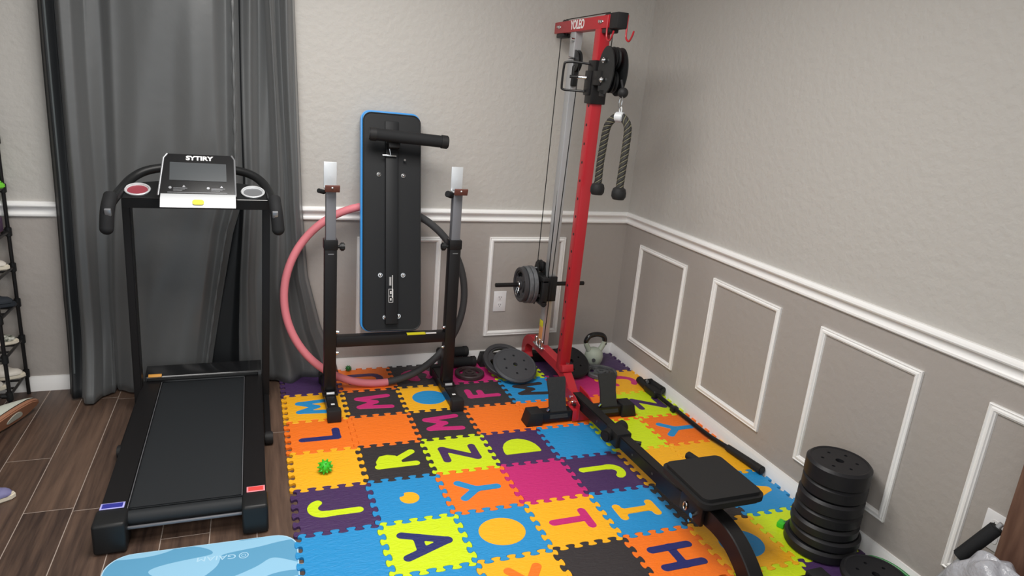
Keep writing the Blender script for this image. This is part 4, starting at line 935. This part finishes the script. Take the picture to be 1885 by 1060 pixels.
mb = MB(); mb.box((-.105, -.925, .016), (-.064, -.89, .046), .006); br.part('collar', mb, M['blk'])

# ------------------------------------------------------------ small toys
def spiky(c, r, m, lab):
    mb = MB(); mb.ball(c, r, 24); g = PI * (3 - 5 ** .5)
    for k in range(34):
        z_ = 1 - 2 * (k + .5) / 34; q = math.sqrt(1 - z_ * z_); d = Vector((q * math.cos(g * k), q * math.sin(g * k), z_))
        if c[2] + (r * 1.32) * z_ < ZM: continue
        mb.cyl(Vector(c) + d * r * .9, Vector(c) + d * r * 1.32, r * .20, r * .10, seg=8)
    single('spiky_ball', mb, m, lab, 'toy ball', (c[0], c[1], ZM))
spiky((-2.007, -1.112, ZM + .0265), .026, M['ball'], 'bright green spiky ball on the yellow tile at the left of the mat')
spiky((-1.772, -.040, ZM + .016), .0145, M['dkgreen'], 'tiny dark green spiky ball against the back baseboard inside the hoop')
ty_ = Thing('toy_block', 'small green toy piece on the lime tile touching the tall plate stack', 'toy', (-.225, -1.935, ZM))
mb = MB(); mb.box((-.252, -1.955, ZM), (-.212, -1.925, ZM + .024), .005, rot=(0, 0, .5)); ty_.part('body', mb, M['ball'])
mb = MB(); mb.cyl((-.225, -1.945, ZM + .018), (-.206, -1.952, ZM + .026), .007, seg=12); ty_.part('peg', mb, M['dkgreen'])

# ------------------------------------------------------------ blue exercise mat
em = Thing('exercise_mat', 'pale blue exercise mat with darker blue swirls in front of the treadmill', 'exercise mat', (-2.475, -2.3, 0))
def matpoly(i=0): return [(x - 2.480, y - 2.375) for x, y in rrect(.630 - 2 * i, 1.76 - 2 * i, .085, 8)]
rot = Matrix.Translation((-2.48, -2.375, 0)) @ Matrix.Rotation(-.022, 4, 'Z') @ Matrix.Translation((2.48, 2.375, 0))
mb = MB(); mb.prism([matpoly()], .0005, .0068, rot); e_ = em.part('base_layer', mb, M['mat_edge'])
mb = MB(); mb.prism([matpoly(.004)], .0068, .0078, rot); pf = em.part('printed_face', mb, M['swirl'])
lm = frame_mtx((-2.395, -1.585, .0079), (-1, .10, 0), (-.10, -1, 0))
em.part('brand_lettering', text_mesh('GAIAM', .034, lm @ Matrix.Translation((.028, 0, 0)), .0002, 1.25), M['mat_edge'], pf, 'pale lettering GAIAM')
mb = MB(); mb.lathe([(.0135, 0), (.0165, 0), (.0165, .0003), (.0135, .0003)], lm @ Matrix.Translation((-.062, 0, 0))); mb.lathe([(.006, 0), (.008, 0), (.008, .0003), (.006, .0003)], lm @ Matrix.Translation((-.062, 0, 0))); em.part('round_emblem', mb, M['mat_edge'], pf)

# ------------------------------------------------------------ shoes
def shoe(name, label, mtx, up, sole, length=.28, laces=None, group=None, patch=None, hgt=.10):
    """a low shoe, toe towards local +x, standing on z=0, then placed by mtx"""
    th = Thing(name, label, 'shoe', mtx.translation.copy(), group)
    def wdt(t): return .034 + .016 * math.sin(PI * min(1, t * 1.02) ** .8) if t < .98 else .02
    def outline(k=1):
        P = []
        for i in range(13): t = i / 12; P.append((length * t, k * (.030 + .019 * math.sin(PI * (t * .85 + .05)) - (.018 * max(0, t - .82) / .18))))
        return P
    A = outline(1); B = outline(-.86); poly = A + [(length * 1.035, .0)] + B[::-1] + [(-.012, .0)]
    mb = MB(); mb.prism([poly], 0, .024); bmesh.ops.bevel(mb.bm, geom=[e for e in mb.bm.edges if e.calc_face_angle(0) > 1.2 and abs(e.verts[0].co.z - e.verts[1].co.z) < 1e-5], offset=.005, segments=2, affect='EDGES')
    bmesh.ops.transform(mb.bm, matrix=mtx, verts=mb.bm.verts); so = th.part('sole', mb, sole)
    if patch:
        mb = MB(); mb.prism([[(.15 + .048 * math.cos(a), .0 + .022 * math.sin(a) + .012 * math.cos(a) ** 2) for a in np.linspace(0, 2 * PI, 25)[:-1]]], -.002, .001); bmesh.ops.transform(mb.bm, matrix=mtx, verts=mb.bm.verts); th.part('sole_patch', mb, patch, so, 'pale patch under the sole')
    def f(u, v):
        t = v; x = length * (.01 + .98 * t); a = PI * u
        wd_ = (.029 + .017 * math.sin(PI * (t * .85 + .05)) - .016 * max(0, t - .8) / .2) * (1 if t < .97 else .55) * (1 if t > .03 else .6)
        h = hgt * (.82 - .05 * t) if t < .38 else hgt * (.80 - .62 * min(1, (t - .38) / .45) ** 1.1)
        h = h + .004; h *= 1 if t < .93 else .75 if t < .985 else .35
        c, s_ = math.cos(a), math.sin(a); y = wd_ * c * (1 if s_ < .6 else 1 - .35 * (s_ - .6) / .4 * (1 if t < .45 else .3))
        zz_ = h * s_ ** .8 if s_ > 0 else 0
        if t < .36 and t > .05: zz_ = min(zz_, h * .86 - .012 * math.sin(PI * (t - .05) / .31))
        return (x, y, .022 + zz_)
    mb = MB(); mb.grid(f, 21, 26); bmesh.ops.holes_fill(mb.bm, edges=mb.bm.edges[:], sides=60); bmesh.ops.recalc_face_normals(mb.bm, faces=mb.bm.faces); bmesh.ops.transform(mb.bm, matrix=mtx, verts=mb.bm.verts); u_ = th.part('upper', mb, up, None, None, 50)
    mb = MB(); mb.prism([[(.03 + .035 + .035 * math.cos(a), .022 * math.sin(a)) for a in np.linspace(0, 2 * PI, 17)[:-1]]], .08, .022 + hgt * .76); bmesh.ops.transform(mb.bm, matrix=mtx, verts=mb.bm.verts); th.part('opening', mb, M['navy'], u_)
    if laces:
        mb = MB()
        for k in range(4):
            t = .44 + k * .085; h = .030 + hgt * (.80 - .62 * ((t - .38) / .45) ** 1.1); mb.tube(bez([(length * t, -.020, h - .012), (length * t + .004, 0, h), (length * t, .020, h - .012)], 4), .0028, seg=6)
        for s in (-1, 1): mb.tube(bez([(length * .42, 0, hgt * .9), (length * .40, s * .02, hgt * 1.05), (length * .36, s * .035, hgt * .95), (length * .40, s * .03, hgt * .70)], 4), .0022, seg=6)
        bmesh.ops.transform(mb.bm, matrix=mtx, verts=mb.bm.verts); th.part('laces', mb, laces, u_)
    return th
def place(x, y, z, yaw, tiltm=None): return Matrix.Translation((x, y, z)) @ Matrix.Rotation(yaw, 4, 'Z') @ (tiltm or Matrix())
# tan-soled shoe tipped on its side, sole to the room
shoe('sneaker', 'pale canvas sneaker tipped on its side on the floor, tan gum sole facing out', place(-3.375, -.545, .052, math.radians(68), Matrix.Rotation(math.radians(-66), 4, 'X')), M['sage'], M['gum'], .30, M['cream'], 'shoes at the left of the room', M['sage'], .085)
shoe('running_shoe', 'lilac shoe tip on the floor at the left edge of the photo', place(-3.440, -1.045, 0, .10), M['lilac'], M['cream'], .27, M['sage'], 'shoes at the left of the room')

# ------------------------------------------------------------ shoe rack
RX = -3.362; rk = Thing('shoe_rack', 'black metal tube shoe rack at the left edge against the back wall', 'shoe rack', (RX - .3, -.2, 0))
levels = (.111, .296, .486, .665, .839, 1.047, 1.27)
YB, YFr = -.035, -.30
for x in (RX, RX - .62):
    for y in (YB, YFr):
        mb = MB(); mb.cyl((x, y, 0), (x, y, 1.42), .0085, seg=14); rk.part('post', mb, M['blkmetal'])
for z_ in levels:
    for x in (RX, RX - .62):
        mb = MB(); mb.cyl((x, YB, z_), (x, YFr, z_), .007, seg=10); rk.part('side_bar', mb, M['blkmetal'])
        for y in (YB, YFr):
            mb = MB(); mb.cyl((x, y, z_ - .022), (x, y, z_ + .022), .0145, seg=14, bev=.003); mb.cyl((x, y, z_), (x - .03 if x == RX else x + .03, y, z_), .012, seg=12); rk.part('connector', mb, M['blk'])
    for y in (YB, -.12, -.21, YFr):
        mb = MB(); mb.cyl((RX, y, z_), (RX - .62, y, z_), .006, seg=10); rk.part('shelf_bar', mb, M['blkmetal'])
g = 'shoes at the left of the room'; dz = .0075
shoe('sneaker', 'white sneaker on the lowest rack shelf, the one behind', place(-3.638, -.095, levels[0] + dz, .0), M['white_shoe'], M['cream'], .28, M['white_shoe'], g)
shoe('sneaker', 'white sneaker on the lowest rack shelf, the one in front', place(-3.678, -.225, levels[0] + dz, -.05), M['white_shoe'], M['cream'], .28, M['white_shoe'], g)
shoe('running_shoe', 'black and white speckled shoe on the second rack shelf from the floor', place(-3.643, -.12, levels[1] + dz, .03), M['camo'], M['cream'], .28, M['white_shoe'], g, None, .09)
shoe('running_shoe', 'dark navy lace-up shoe on the third rack shelf from the floor', place(-3.643, -.12, levels[2] + dz, .02), M['navy'], M['navy'], .29, M['navy'], g, None, .12)
shoe('sneaker', 'white sneaker with orange laces on the fourth rack shelf from the floor', place(-3.643, -.105, levels[3] + dz, .0), M['white_shoe'], M['cream'], .28, M['orange_shoe'], g)
mb = MB(); mb.box((-3.62, -.21, levels[4] + dz), (-3.375, -.05, levels[4] + .075), .003); single('shoe_box', mb, M['boxpurple'], 'purple and brown carton on the rack shelf level with the chair rail', 'box', (-3.5, -.2, levels[4] + dz))
bpy.data.objects['shoe_box'].data.materials.append(M['boxbrown'])
for p in bpy.data.objects['shoe_box'].data.polygons:
    if p.center.z < .02: p.material_index = 1
shoe('running_shoe', 'neon green shoe on the rack shelf above the carton', place(-3.628, -.085, levels[5] + dz, .0), M['neon'], M['neon'], .28, M['white_shoe'], g)

# ------------------------------------------------------------ lower right: furniture, bag, foam-gripped rod, green band
wf = Thing('wooden_cabinet', 'dark walnut furniture panel at the lower right edge of the photo', 'furniture', (-.06, -2.8, 0))
mb = MB(); mb.box((-.100, -2.99, 0), (-.045, -2.655, .86), .002); wf.part('side_panel', mb, M['wood'])
mb = MB(); mb.box((-.155, -3.02, 0), (-.03, -2.99, .86), .002); wf.part('front_edge', mb, M['wood2'], None, 'lighter oak edge')
rd = Thing('gripped_rod', 'black foam-gripped metal rod leaning between the outlet and the wooden panel', 'rod', (-.16, -2.53, 0))
d0, d1 = Vector((-.215, -2.520, .16)), Vector((-.082, -2.640, .485)); dd = (d1 - d0).normalized()
mb = MB(); mb.cyl(Vector((-.25, -2.489, .02)), d1, .008, seg=12); rd.part('metal_tube', mb, M['steel'])
mb = MB(); mb.cyl(d1 - dd * .175, d1 - dd * .018, .022, seg=18, bev=.004); rd.part('foam_grip', mb, M['foam'])
def bagf(u, v):
    a = 2 * PI * u; p = PI * v; r = .118 * (1 + .12 * math.sin(3 * a + 2 * p) + .08 * math.sin(5 * a - 4 * p) + .05 * math.sin(9 * p + a))
    zz_ = .215 - math.cos(p) * .22
    q = math.sin(p) ** .75 if 0 < v < 1 else 0
    return (-.200 + r * .74 * q * math.cos(a), -2.735 + r * 1.12 * q * math.sin(a), max(zz_ + .022 * math.sin(4 * a + 3 * p) * q + .0, .0015))
mb = MB(); mb.grid(bagf, 64, 40, True); bmesh.ops.remove_doubles(mb.bm, verts=mb.bm.verts, dist=1e-5); single('plastic_bag', mb, M['bag'], 'crumpled translucent grey plastic bag in front of the wooden panel', 'bag', (-.2, -2.735, 0), None, 60)
gb = Thing('resistance_band', 'green tubular resistance band curling beside the lone plate', 'resistance band', (-.04, -2.3, ZM))
for dx, dz_ in ((0, .0), (-.013, -.006)):
    mb = MB(); mb.tube(bez([(-.085 + dx, -2.225, .045 + dz_), (-.060 + dx, -2.245, .056 + dz_), (-.034 + dx, -2.30, .062 + dz_), (-.024 + dx, -2.37, .058 + dz_), (-.026 + dx, -2.45, .040 + dz_), (-.05 + dx, -2.52, .020)], 8), .0065, seg=10); gb.part('tube', mb, M['band'])
mb = MB(); mb.cyl((-.118, -2.226, .046), (-.085, -2.228, .048), .013, seg=16, bev=.004); gb.part('end_grip', mb, M['rubber'])
